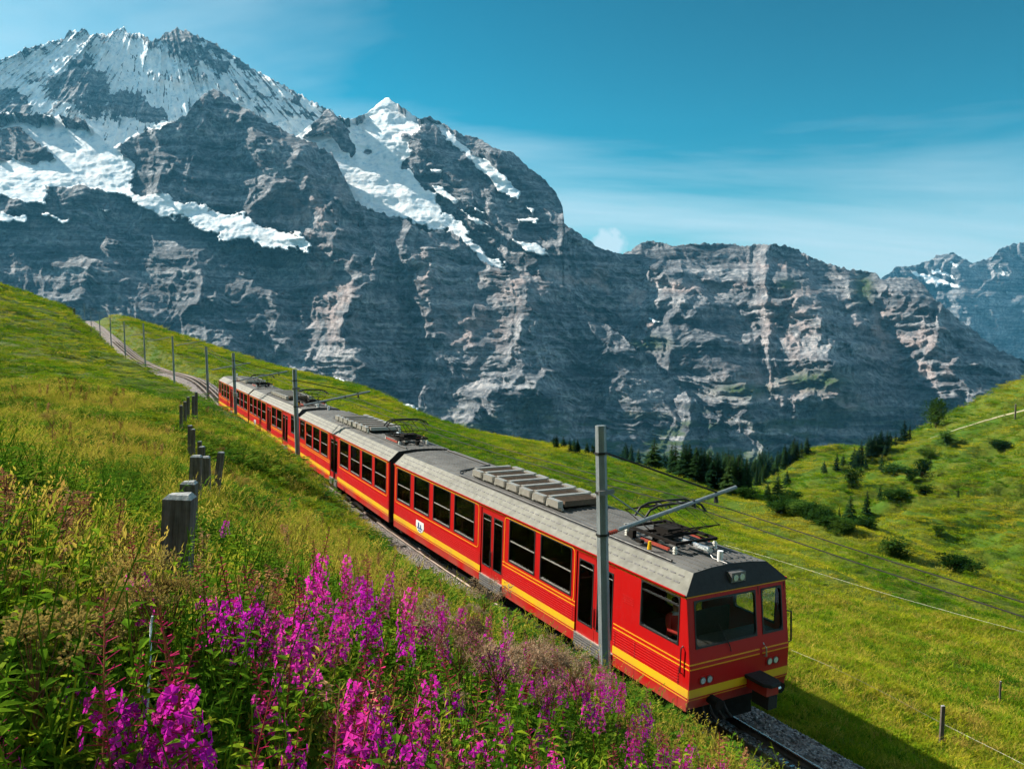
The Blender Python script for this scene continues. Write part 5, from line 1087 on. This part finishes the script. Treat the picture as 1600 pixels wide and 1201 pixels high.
def base_for_top(px, py, h, dmin=2.0, dmax=60):
    """the spot where a plant of height h has its top at this point of the photograph"""
    v = ray(px, py); ds = np.geomspace(dmin, dmax, 400); x, z = v[0] / v[1] * ds, v[2] / v[1] * ds; g = ground_z(x, ds); k = np.nonzero(z - g <= h)[0]
    if len(k) == 0: return None
    k = k[0]; return np.array([x[k], ds[k], g[k]])
def tops(poly, n, seed):
    r = np.random.default_rng(seed); P = np.array(poly, float); out = []
    while len(out) < n:
        x, y = r.uniform(P[:, 0].min(), P[:, 0].max()), r.uniform(P[:, 1].min(), P[:, 1].max()); ins = False
        for (x0, y0), (x1, y1) in zip(P, np.roll(P, -1, 0)):
            if (y0 > y) != (y1 > y) and x < (x1 - x0) * (y - y0) / (y1 - y0) + x0: ins = not ins
        if ins: out.append((x, y))
    return out
g_ = random.Random(5); fw_n = 0
def put_fw(px, py, var, label, sc=None):
    sc = sc or g_.uniform(.8, 1.12); b = base_for_top(px, py, FW_H[var] * sc)
    if b is None: return
    l_, _ = track_near(np.array([b[0]]), np.array([b[1]]))
    if abs(l_[0]) < 1.6: return
    plant('fireweed', FW_VAR[var], tuple(b), g_.uniform(0, 6.28), sc, label, 'fireweed', 'pink fireweed on the slope', (g_.uniform(-.1, .1), g_.uniform(-.1, .1)))
for px, py, v_, lb in [(490, 905, 3, 'tall reddish fireweed stalk with bare tip, nearest the camera at lower centre'), (190, 1020, 0, 'lone fireweed in bloom left of the hanging rope'), (330, 1015, 1, 'fireweed in bloom just right of the hanging rope'), (352, 1085, 5, 'fireweed at the bottom edge, right of the hanging rope'),
                       (546, 1095, 4, 'fireweed with full magenta head, bottom edge left of centre'), (600, 1030, 0, 'fireweed with violet-tinted head, right of the tall bare stalk'), (645, 1015, 1, 'fireweed in bloom, beside the pinkish seed heads'), (770, 1035, 2, 'fireweed in bloom below the pinkish seed heads'),
                       (797, 1070, 4, 'single fireweed below the brown seed heads, right of centre'), (745, 1130, 5, 'low fireweed at the bottom edge under the seed heads'), (896, 1120, 0, 'fireweed with big head at the bottom edge, below the tall pole'), (365, 950, 2, 'fireweed in bloom above the rope, right of the thick post'),
                       (345, 795, 2, 'fireweed right behind the two nearest fence posts'), (230, 830, 2, 'small fireweed left of the thick fence post'), (318, 925, 3, 'fireweed with reddish pods below the thick fence post'), (948, 955, 1, 'tall fireweed in front of the foot of the nearest catenary pole'),
                       (1128, 1140, 3, 'fireweed at the ballast edge below the train front'), (1015, 1080, 0, 'fireweed below the leading cab corner'), (470, 1090, 1, 'fireweed by the base of the tall bare stalk')]: put_fw(px, py, v_, lb)
for px, py in tops([(20, 1010), (120, 1000), (220, 1000), (230, 1060), (210, 1150), (20, 1150)], 6, 21): put_fw(px, py, g_.choice([0, 2, 5, 3]), 'fireweed standing singly among the weeds at far left foreground', g_.uniform(.7, .95))
for px, py in tops([(355, 880), (420, 835), (505, 812), (560, 850), (600, 900), (540, 930), (420, 905)], 22, 1): put_fw(px, py, g_.choice([0, 1, 2, 4, 4, 1]), 'fireweed in the upper left drift, right of the fence posts')
for px, py in tops([(560, 840), (640, 875), (700, 905), (760, 950), (700, 985), (620, 960), (570, 910)], 22, 2): put_fw(px, py, g_.choice([0, 1, 2, 3, 4]), 'fireweed in the middle drift below the leading railcar doors')
for px, py in tops([(760, 935), (830, 965), (900, 1000), (965, 1025), (1000, 1085), (930, 1085), (830, 1030), (760, 985)], 44, 3): put_fw(px, py, g_.choice([0, 1, 2, 4]), 'fireweed in the right drift below the nearest catenary pole', g_.uniform(.7, 1.0))
for px, py in tops([(960, 1050), (1010, 1095), (1060, 1135), (1150, 1180), (1150, 1200), (990, 1200), (950, 1120)], 44, 4): put_fw(px, py, g_.choice([0, 1, 4, 5, 2]), 'fireweed at the lower right edge of the patch beside the ballast', g_.uniform(.55, .9))
for px, py in tops([(440, 930), (560, 930), (700, 990), (900, 1090), (960, 1150), (960, 1200), (440, 1200)], 26, 6): put_fw(px, py, g_.choice([3, 5, 0, 2, 1]), 'fireweed scattered through the green foreground patch')
for px, py in tops([(1000, 1085), (1060, 1110), (1120, 1150), (1160, 1195), (1000, 1200), (960, 1120)], 26, 41): put_fw(px, py, g_.choice([0, 1, 2, 4]), 'short fireweed along the ballast just below the train nose', g_.uniform(.42, .62))
for px, py in tops([(380, 900), (700, 960), (980, 1100), (990, 1200), (380, 1200)], 26, 42): put_fw(px, py, g_.choice([2, 4, 5]), 'short loose fireweed between the taller drifts', g_.uniform(.5, .72))
# ------------------------------------------------------------------ seed heads
def seedhead(mat, h, rad, seed, flat):
    g = random.Random(seed); st, fl, lf = Bl(), Bl(), Bl(); az, ln = g.uniform(0, 6.28), .06
    tip = Vector((math.cos(az) * ln * h, math.sin(az) * ln * h, h * .74)); st.tube([(0, 0, 0), tip * .5, tip], .0065, .0045, 5)
    for k in range(15):
        q, r = g.uniform(0, 6.28), rad * math.sqrt(g.random()); e = tip + Vector((r * math.cos(q), r * math.sin(q), h * .26 * (1 - flat * (r / rad) ** 2) * g.uniform(.7, 1.05))); st.tube([tip - Vector((0, 0, g.uniform(0, .1))), (tip + e) / 2 + Vector((0, 0, -.02)), e], .0025, .0012, 3)
        for _ in range(44):
            d = Vector((g.gauss(0, 1), g.gauss(0, 1), g.gauss(.2, .7))).normalized(); p = e + d * g.uniform(.004, .036) * rad / .16; fl.leaf(p, d + Vector((0, 0, .3)), (1, .3, .2), .018, .012, .3, .1)
    for k in range(5):
        q = g.uniform(0, 6.28); lf.leaf(Vector((0, 0, h * g.uniform(.1, .55))), (math.cos(q), math.sin(q), .3), (0, 0, 1), .16, .07, .15, .4)
    return [('stem', st.mesh('stem', G_BROWN)), ('florets', fl.mesh('florets', mat)), ('leaves', lf.mesh('leaves', G_LEAF))]
SH = [seedhead(G_FLUFF, 1.0, .23, 1, .5), seedhead(G_FLUFF, .95, .19, 2, .5), seedhead(G_UMB, .9, .23, 3, .25), seedhead(G_UMB, .8, .19, 4, .25)]
for px, py, v_, sc, lb in [(690, 930, 0, 1.05, 'large fluffy pinkish-brown seed head left of the drift centre'), (735, 945, 1, .9, 'pinkish seed head touching the large fluffy one'), (760, 1010, 0, .9, 'pinkish-brown seed head below the large fluffy one'), (805, 1010, 1, 1.0, 'pinkish seed head in the middle of the right drift'),
                           (850, 1005, 0, .95, 'fluffy seed head between magenta spikes left of the pole foot'), (885, 1025, 1, .95, 'fluffy seed head right beside the pole foot'), (915, 1040, 0, .9, 'rightmost fluffy seed head in front of the pole foot'), (720, 1075, 1, .7, 'small pinkish seed head low in the foreground'),
                           (236, 880, 2, 1.0, 'broad olive-brown umbel in front of the thick fence post'), (262, 905, 3, 1.0, 'olive-brown umbel just below the broad one'), (200, 925, 3, .95, 'olive-brown umbel left of the broad one'), (20, 985, 2, .9, 'brown umbel at the left picture edge'), (130, 960, 3, .9, 'dull brown umbel between rope and left edge'),
                           (405, 930, 2, .8, 'ochre umbel right of the thick post among fireweed'), (60, 880, 3, .9, 'dark brown umbel up the left slope'), (325, 735, 3, .8, 'reddish-brown umbel before the post cluster'), (372, 745, 2, .7, 'brown umbel right of the post cluster'), (345, 700, 3, .8, 'brownish umbel behind the post cluster'), (80, 645, 2, .9, 'lone brown umbel high on the left slope'),
                           (730, 1150, 3, .7, 'small brown umbel at the bottom edge')]:
    b = base_for_top(px, py, [1.0, .95, .9, .8][v_] * sc)
    if b is not None: plant('seed_head_plant', SH[v_], tuple(b), g_.uniform(0, 6.28), sc, lb, 'seed head', 'dried seed heads on the slope', (g_.uniform(-.08, .08), g_.uniform(-.08, .08)))
for px, py in tops([(640, 925), (740, 922), (850, 985), (960, 1030), (950, 1085), (800, 1050), (690, 1000)], 10, 31):
    b = base_for_top(px, py, 1.0)
    if b is not None: plant('seed_head_plant', SH[g_.choice([0, 1])], tuple(b), g_.uniform(0, 6.28), g_.uniform(.9, 1.2), 'pinkish-brown seed head in the brown swath through the right fireweed drift', 'seed head', 'seed heads in the right drift', (g_.uniform(-.08, .08), g_.uniform(-.08, .08)))
# broad-leaved plants at lower left
def rosette(seed):
    g = random.Random(seed); st, lf = Bl(), Bl()
    for k in range(9):
        q = g.uniform(0, 6.28); h = g.uniform(.12, .42); r = g.uniform(.08, .3); e = Vector((math.cos(q) * r, math.sin(q) * r, h)); st.tube([(0, 0, 0), e * .6 + Vector((0, 0, .05)), e], .004, .003, 4)
        # rounded toothed leaf blade
        n, R_ = 11, g.uniform(.09, .15); up = Vector((math.cos(q) * .35, math.sin(q) * .35, 1)).normalized(); a = up.orthogonal().normalized(); c = up.cross(a); b = len(lf.v); lf.v.append(tuple(e))
        for i in range(n):
            an = 2 * math.pi * i / n; rr = R_ * (1 + .16 * (i % 2)); lf.v.append(tuple(e + (a * math.cos(an) + c * math.sin(an)) * rr + up * R_ * (.12 * math.sin(2 * an) + .15)))
        lf.f += [(b, b + 1 + i, b + 1 + (i + 1) % n) for i in range(n)]
    return [('stems', st.mesh('stems', G_LEAF)), ('leaves', lf.mesh('leaves', G_LEAF))]
RO = [rosette(1), rosette(2), rosette(3)]
rl = ['in the bottom left corner', 'at the bottom edge near the left corner', 'left of the rope at the bottom edge', 'halfway up the left picture edge', 'below the brown umbel at the left edge', 'left of the thick fence post', 'below the thick fence post', 'right of the thick fence post', 'on the slope above the left edge weeds', 'between the post cluster and the thick post']
for k, (px, py) in enumerate([(40, 1130), (120, 1120), (180, 1165), (60, 730), (30, 1050), (200, 800), (215, 970), (345, 790), (20, 690), (310, 770)]):
    b = base_for_top(px, py, .42)
    if b is not None: plant('broad_leaved_plant', RO[k % 3], tuple(b), g_.uniform(0, 6.28), 1.1 if k < 3 else .9, 'bright green broad-leaved plant ' + rl[k], 'plant', 'broad-leaved plants')
# ------------------------------------------------------------------ trees and bushes
G_CON = leaf_mat('conifer_needles', [(0.3, (0.008, 0.026, 0.010)), (0.55, (0.018, 0.046, 0.014)), (0.8, (0.035, 0.070, 0.018))], 0.08, .5, .15)
G_BUSH = leaf_mat('bush_leaves', [(0.3, (0.016, 0.050, 0.010)), (0.55, (0.040, 0.095, 0.014)), (0.8, (0.085, 0.15, 0.02))], 0.10, .5, .25)
M_BARK = wood_mat('bark', (0.05, 0.038, 0.03), (0.12, 0.09, 0.07))
def conifer(seed, wid):
    g = random.Random(seed); tr, lf = MB(), Bl(); tr.tube([(0, 0, -.05), (0, 0, .5), (0, 0, .97)], [.022, .013, .003], 6)
    for k in range(22):
        t = .08 + .90 * k / 22; L = wid * (1 - t) ** .85 * g.uniform(.75, 1.15) + .012
        for j in range(9):
            q = g.uniform(0, 6.28); d = (math.cos(q), math.sin(q), g.uniform(-.35, .05)); l2 = L * g.uniform(.65, 1.15); lf.leaf((0, 0, t), d, (0, 0, 1), l2, l2 * .5 + .01, -.15, .18)
            e = Vector(d) * l2 * .55 + Vector((0, 0, t)); lf.leaf(e, (math.cos(q + .8), math.sin(q + .8), -.3), (0, 0, 1), l2 * .45, l2 * .25, -.1, .25); lf.leaf(e, (math.cos(q - .8), math.sin(q - .8), -.3), (0, 0, 1), l2 * .45, l2 * .25, -.1, .25)
    me = tr.mesh('trunk'); me.materials.append(M_BARK); return [('trunk', me), ('crown', lf.mesh('crown', G_CON))]
def bush(seed, trunk=.25):
    g = random.Random(seed); tr, lf = MB(), Bl(); lobes = []
    for k in range(12):
        q, r = g.uniform(0, 6.28), g.uniform(0, .38); c = Vector((math.cos(q) * r, math.sin(q) * r, g.uniform(trunk, .76))); lobes.append((c, g.uniform(.11, .32))); tr.tube([(0, 0, -.05), c * .5, c], [.022, .015, .005], 5)
    for c, rad in lobes:
        for _ in range(150):
            d = Vector((g.gauss(0, 1), g.gauss(0, 1), g.gauss(0, 1))).normalized(); p = c + d * rad * g.uniform(.5, 1.25); lf.leaf(p, d + Vector((g.uniform(-.8, .8), g.uniform(-.8, .8), g.uniform(-.3, .6))), (.3, .2, 1), .095 * g.uniform(.6, 1.3), .05, .2, .2)
    me = tr.mesh('trunk'); me.materials.append(M_BARK); return [('trunk', me), ('crown', lf.mesh('crown', G_BUSH))]
CON = [conifer(1, .20), conifer(2, .24), conifer(3, .17), conifer(4, .28)]; BU = [bush(1, .08), bush(2, .05), bush(3, .30)]
def tree(kind, px, py, hpx, label, cat, group, wide=1.0, minh=1.5):
    p = hit(px, py, 25)
    if p is None: return
    h = max(minh, 1.35 * hpx * p[1] / F_PX); var = g_.choice(CON) if kind == 'con' else (BU[2] if kind == 'tree' else g_.choice(BU[:2]))
    r = empty({'con': 'conifer_tree', 'tree': 'broadleaf_tree', 'bush': 'bush'}[kind], tuple(p), g_.uniform(0, 6.28)); r.scale = (h * wide, h * wide, h); tag(r, label, cat, group)
    for nm, me in var:
        o = link(bpy.data.objects.new(nm, me), r)
        if nm == 'crown': o['kind'] = 'stuff'
tree('tree', 1463, 668, 34, 'pale green broadleaf tree at the end of the path on the right ridge', 'tree', 'trees on the right hillside', .8)
for k, (x, y, h, w, lb) in enumerate([(1412, 691, 26, 1, 'tall dark conifer on the right ridge, left of the broadleaf tree'), (1421, 688, 19, 1, 'shorter conifer touching the tall one on the right ridge'), (1399, 697, 17, 1, 'small conifer left of the tall one on the right ridge'), (1386, 703, 22, 1.1, 'upper conifer of the dark grove below the ridge'), (1376, 707, 26, 1.1, 'tallest conifer of the dark grove below the ridge'),
        (1366, 711, 24, 1.1, 'middle conifer of the dark grove'), (1356, 716, 24, 1.1, 'conifer in the centre of the dark grove, lower side'), (1345, 722, 22, 1.1, 'left conifer of the dark grove'), (1334, 728, 22, 1.1, 'lowest conifer at the left end of the dark grove'), (1307, 736, 22, 1, 'slim conifer left of the dark grove'), (1287, 741, 16, 1, 'small conifer left of the slim one'), (1317, 731, 14, 1, 'small conifer between the slim one and the grove'),
        (1377, 735, 20, 1.2, 'conifer standing alone below the dark grove'), (1229, 762, 22, 1, 'upper conifer of the trio near the valley mouth'), (1215, 776, 29, 1.1, 'largest conifer of the trio near the valley mouth'), (1199, 777, 18, 1, 'left conifer of the trio near the valley mouth'), (1328, 816, 33, 1.1, 'large conifer beside the gully, in front of the yellow slope'), (1354, 806, 30, 1.1, 'conifer right of the large one beside the gully'),
        (1311, 811, 15, 1, 'small conifer left of the large one beside the gully'), (1375, 784, 18, 1, 'conifer up the slope from the gully pair'), (1497, 778, 11, 1, 'tiny lone conifer on the open right slope')]): tree('con', x, y, h, lb, 'conifer', 'conifers on the right hillside', w * 1.35)
for k, (x, y, h, w, lb) in enumerate([(1334, 762, 22, 1.1, 'round dark bush alone on the yellowish slope'), (1398, 744, 16, 1.8, 'spreading bush right of the lone conifer'), (1440, 747, 23, 1.1, 'round dark bush high on the right slope'), (1424, 756, 14, 1.3, 'lighter bush at the foot of the round dark one'), (1450, 717, 14, 1.5, 'bush below the ridge path'), (1480, 697, 16, 1.4, 'bush beside the broadleaf tree, downhill'),
        (1169, 779, 12, 2.2, 'low bush at the valley mouth, left of the conifer trio'), (1234, 786, 16, 1.7, 'bush at the foot of the conifer trio'), (1255, 802, 10, 2.4, 'low bush along the gully edge'), (1285, 812, 10, 2.2, 'low bush farther down the gully edge'), (1353, 826, 16, 2.2, 'wide bush at the foot of the gully conifers'), (1391, 781, 14, 1.6, 'bush right of the conifer up the slope'),
        (1446, 770, 10, 2.6, 'long low bush across the right slope'), (1410, 776, 9, 2.6, 'low bush joining the long one on the right slope'), (1467, 841, 13, 1.1, 'small round bush low on the right slope'), (1401, 872, 24, 1.7, 'large dark bush on the near meadow edge above the train'), (1487, 890, 20, 1.8, 'wide green bush in the gully at right'), (1510, 893, 14, 1.8, 'green bush beside the wide one in the gully'), (1560, 700, 10, 2.5, 'low bush near the right edge below the path')]): tree('bush', x, y, h, lb, 'bush', 'bushes on the right hillside', w)
for k, (px, py) in enumerate(tops([(945, 712), (975, 720), (1070, 748), (1150, 774), (1185, 760), (1262, 712), (1235, 704), (1165, 738), (1160, 720), (1085, 716), (1000, 708), (950, 702)], 285, 12)):
    tree('con', px, py, g_.uniform(13, 23), 'dark conifer in the valley wood below the rock wall' if px > 1060 else 'dark conifer in the wooded strip behind the near meadow', 'conifer', 'valley wood', 1.4, 5)

for px, py in tops([(865, 703), (945, 716), (945, 708), (865, 696)], 22, 14): tree('con', px, py, g_.uniform(3, 5.5), 'tiny conifer on the far edge of the near meadow', 'conifer', 'far meadow edge trees', 1.5, 2)
for px, py in tops([(1318, 738), (1345, 716), (1385, 694), (1398, 702), (1372, 726), (1340, 744)], 24, 15): tree('con', px, py, g_.uniform(12, 22), 'smaller conifer filling the dark grove below the right ridge', 'conifer', 'grove conifers', 1.4, 3)
for px, py in tops([(1160, 782), (1240, 790), (1300, 816), (1340, 832), (1330, 838), (1270, 820), (1200, 797)], 22, 16): tree('bush', px, py, g_.uniform(7, 12), 'low bush in the green belt along the gully', 'bush', 'gully bushes', 1.9, 1.5)
# ------------------------------------------------------------------ driver and passengers (seated figures behind the glass)
M_SKIN = simple('skin', (0.42, 0.22, 0.15), 0.55, 0, 0.08); M_HAIR = simple('dark_hair', (0.035, 0.022, 0.015), 0.6, 0, 0.2); M_TROU = simple('dark_trousers', (0.025, 0.028, 0.04), 0.8)
def person(label, jacket, collar, mat, parent_car, s, y, zf, face):
    """seated figure: one skinned body, clothes by material, hair as a child; face = -1 looks along the direction of travel"""
    J = {'pel': (0, 0, .48), 'wst': (0, 0, .66), 'chs': (.02, 0, .88), 'nck': (.03, 0, 1.03), 'hdb': (.045, 0, 1.10), 'hdt': (.05, 0, 1.27),
         'shl': (.02, .19, .97), 'ell': (.12, .25, .72), 'wrl': (.36, .17, .70), 'hal': (.44, .15, .71), 'shr': (.02, -.19, .97), 'elr': (.12, -.25, .72), 'wrr': (.36, -.17, .70), 'har': (.44, -.15, .71),
         'hpl': (.02, .10, .46), 'knl': (.44, .13, .48), 'anl': (.46, .13, .09), 'tol': (.62, .14, .04), 'hpr': (.02, -.10, .46), 'knr': (.44, -.13, .48), 'anr': (.46, -.13, .09), 'tor': (.62, -.14, .04)}
    rad = {'pel': .145, 'wst': .13, 'chs': .15, 'nck': .055, 'hdb': .078, 'hdt': .085, 'shl': .07, 'shr': .07, 'ell': .048, 'elr': .048, 'wrl': .034, 'wrr': .034, 'hal': .04, 'har': .04, 'hpl': .095, 'hpr': .095, 'knl': .068, 'knr': .068, 'anl': .045, 'anr': .045, 'tol': .036, 'tor': .036}
    names = list(J); idx = {n_: i for i, n_ in enumerate(names)}
    ed = [('pel', 'wst'), ('wst', 'chs'), ('chs', 'nck'), ('nck', 'hdb'), ('hdb', 'hdt'), ('chs', 'shl'), ('shl', 'ell'), ('ell', 'wrl'), ('wrl', 'hal'), ('chs', 'shr'), ('shr', 'elr'), ('elr', 'wrr'), ('wrr', 'har'),
          ('pel', 'hpl'), ('hpl', 'knl'), ('knl', 'anl'), ('anl', 'tol'), ('pel', 'hpr'), ('hpr', 'knr'), ('knr', 'anr'), ('anr', 'tor')]
    me = bpy.data.meshes.new('body'); me.from_pydata([J[n_] for n_ in names], [(idx[a], idx[b]) for a, b in ed], [])
    tmp = link(bpy.data.objects.new('body', me)); sk = tmp.modifiers.new('skin', 'SKIN'); sk.use_smooth_shade = True; tmp.modifiers.new('sub', 'SUBSURF').render_levels = 2; tmp.modifiers['sub'].levels = 2
    for i, n_ in enumerate(names): me.skin_vertices[0].data[i].radius = (rad[n_], rad[n_]); me.skin_vertices[0].data[i].use_root = n_ == 'pel'
    ev = tmp.evaluated_get(bpy.context.evaluated_depsgraph_get()); bm_ = bpy.data.meshes.new_from_object(ev); bpy.data.objects.remove(tmp)
    for m_ in (jacket, M_SKIN, M_TROU, collar): bm_.materials.append(m_)
    for p in bm_.polygons:
        c = p.center; p.material_index = 1 if (c.z > 1.05 or c.x > .375 and c.z > .6) else (2 if c.z < .56 else (3 if c.z > .985 and abs(c.y) < .1 else 0)); p.use_smooth = True
    w = parent_car.matrix_world; root = empty('person'); root.matrix_world = w @ Matrix.Translation((s, y, zf)) @ Matrix.Rotation(math.pi if face < 0 else 0, 4, 'Z')
    tag(root, label, 'person'); link(bpy.data.objects.new('body', bm_), root)
    h = bmesh.new(); bmesh.ops.create_uvsphere(h, u_segments=14, v_segments=10, radius=.102)
    bmesh.ops.delete(h, geom=[v for v in h.verts if v.co.z < -.02 and v.co.x > -.03], context='VERTS'); bmesh.ops.translate(h, verts=h.verts, vec=(.035, 0, 1.245)); hm = bpy.data.meshes.new('hair'); h.to_mesh(hm); h.free(); hm.materials.append(M_HAIR); link(bpy.data.objects.new('hair', hm), root)
    f = MB().add([(.125, -.014, 1.16), (.125, .014, 1.16), (.158, 0, 1.165), (.128, 0, 1.215)], [(0, 1, 2), (0, 2, 3), (1, 3, 2), (0, 3, 1)]); f.build('nose', M_SKIN, root)
    for sy in (-.034, .034):
        MB().tube([(.124, sy, 1.212), (.134, sy, 1.212)], .011, 8).build('eye', M_HAIR, root)
    MB().box(.118, .132, -.025, .025, 1.118, 1.126).build('mouth', M_SEAT, root)
M_JRED = simple('red_jacket', (0.62, 0.03, 0.02), 0.8, 0, 0.15); M_WHC = simple('white_collar', (0.75, 0.75, 0.78), 0.8); M_JORA = simple('orange_jacket', (0.75, 0.22, 0.03), 0.8); M_JBLU = simple('blue_shirt', (0.05, 0.12, 0.35), 0.8)
bpy.context.view_layer.update()
person('driver in a red jacket with white collar at the leading cab side window', M_JRED, M_WHC, None, carA, 0.98, 0.72, 1.22, -1)
person('passenger in a red top behind a window of the leading railcar', M_JRED, M_JBLU, None, carA, 4.65, 0.55, 1.0, -1)
person('passenger in an orange jacket at a window of the second railcar', M_JORA, M_JORA, None, carB, 5.35, -0.62, 1.0, 1)
# ------------------------------------------------------------------ mountain air
HAZE_BOTTOM = float(min(_gz.min(), min((o.matrix_world @ Vector(c)).z for o in scene.objects if o.get('kind') == 'structure' for c in o.bound_box))) - 1.0
hz = MB().box(-9000, 9000, -3200, 11800, HAZE_BOTTOM, 3250)
t = NT('mountain_air'); pv = t.add('ShaderNodeVolumePrincipled', {'Color': (0.12, 0.50, 0.80, 1), 'Density': 3.1e-5, 'Anisotropy': 0.1})
o = t.add('ShaderNodeOutputMaterial'); t.l.new(pv.outputs[0], o.inputs['Volume'])
tag(hz.build('haze', t.m), kind='stuff')
scene.cycles.volume_bounces = 0
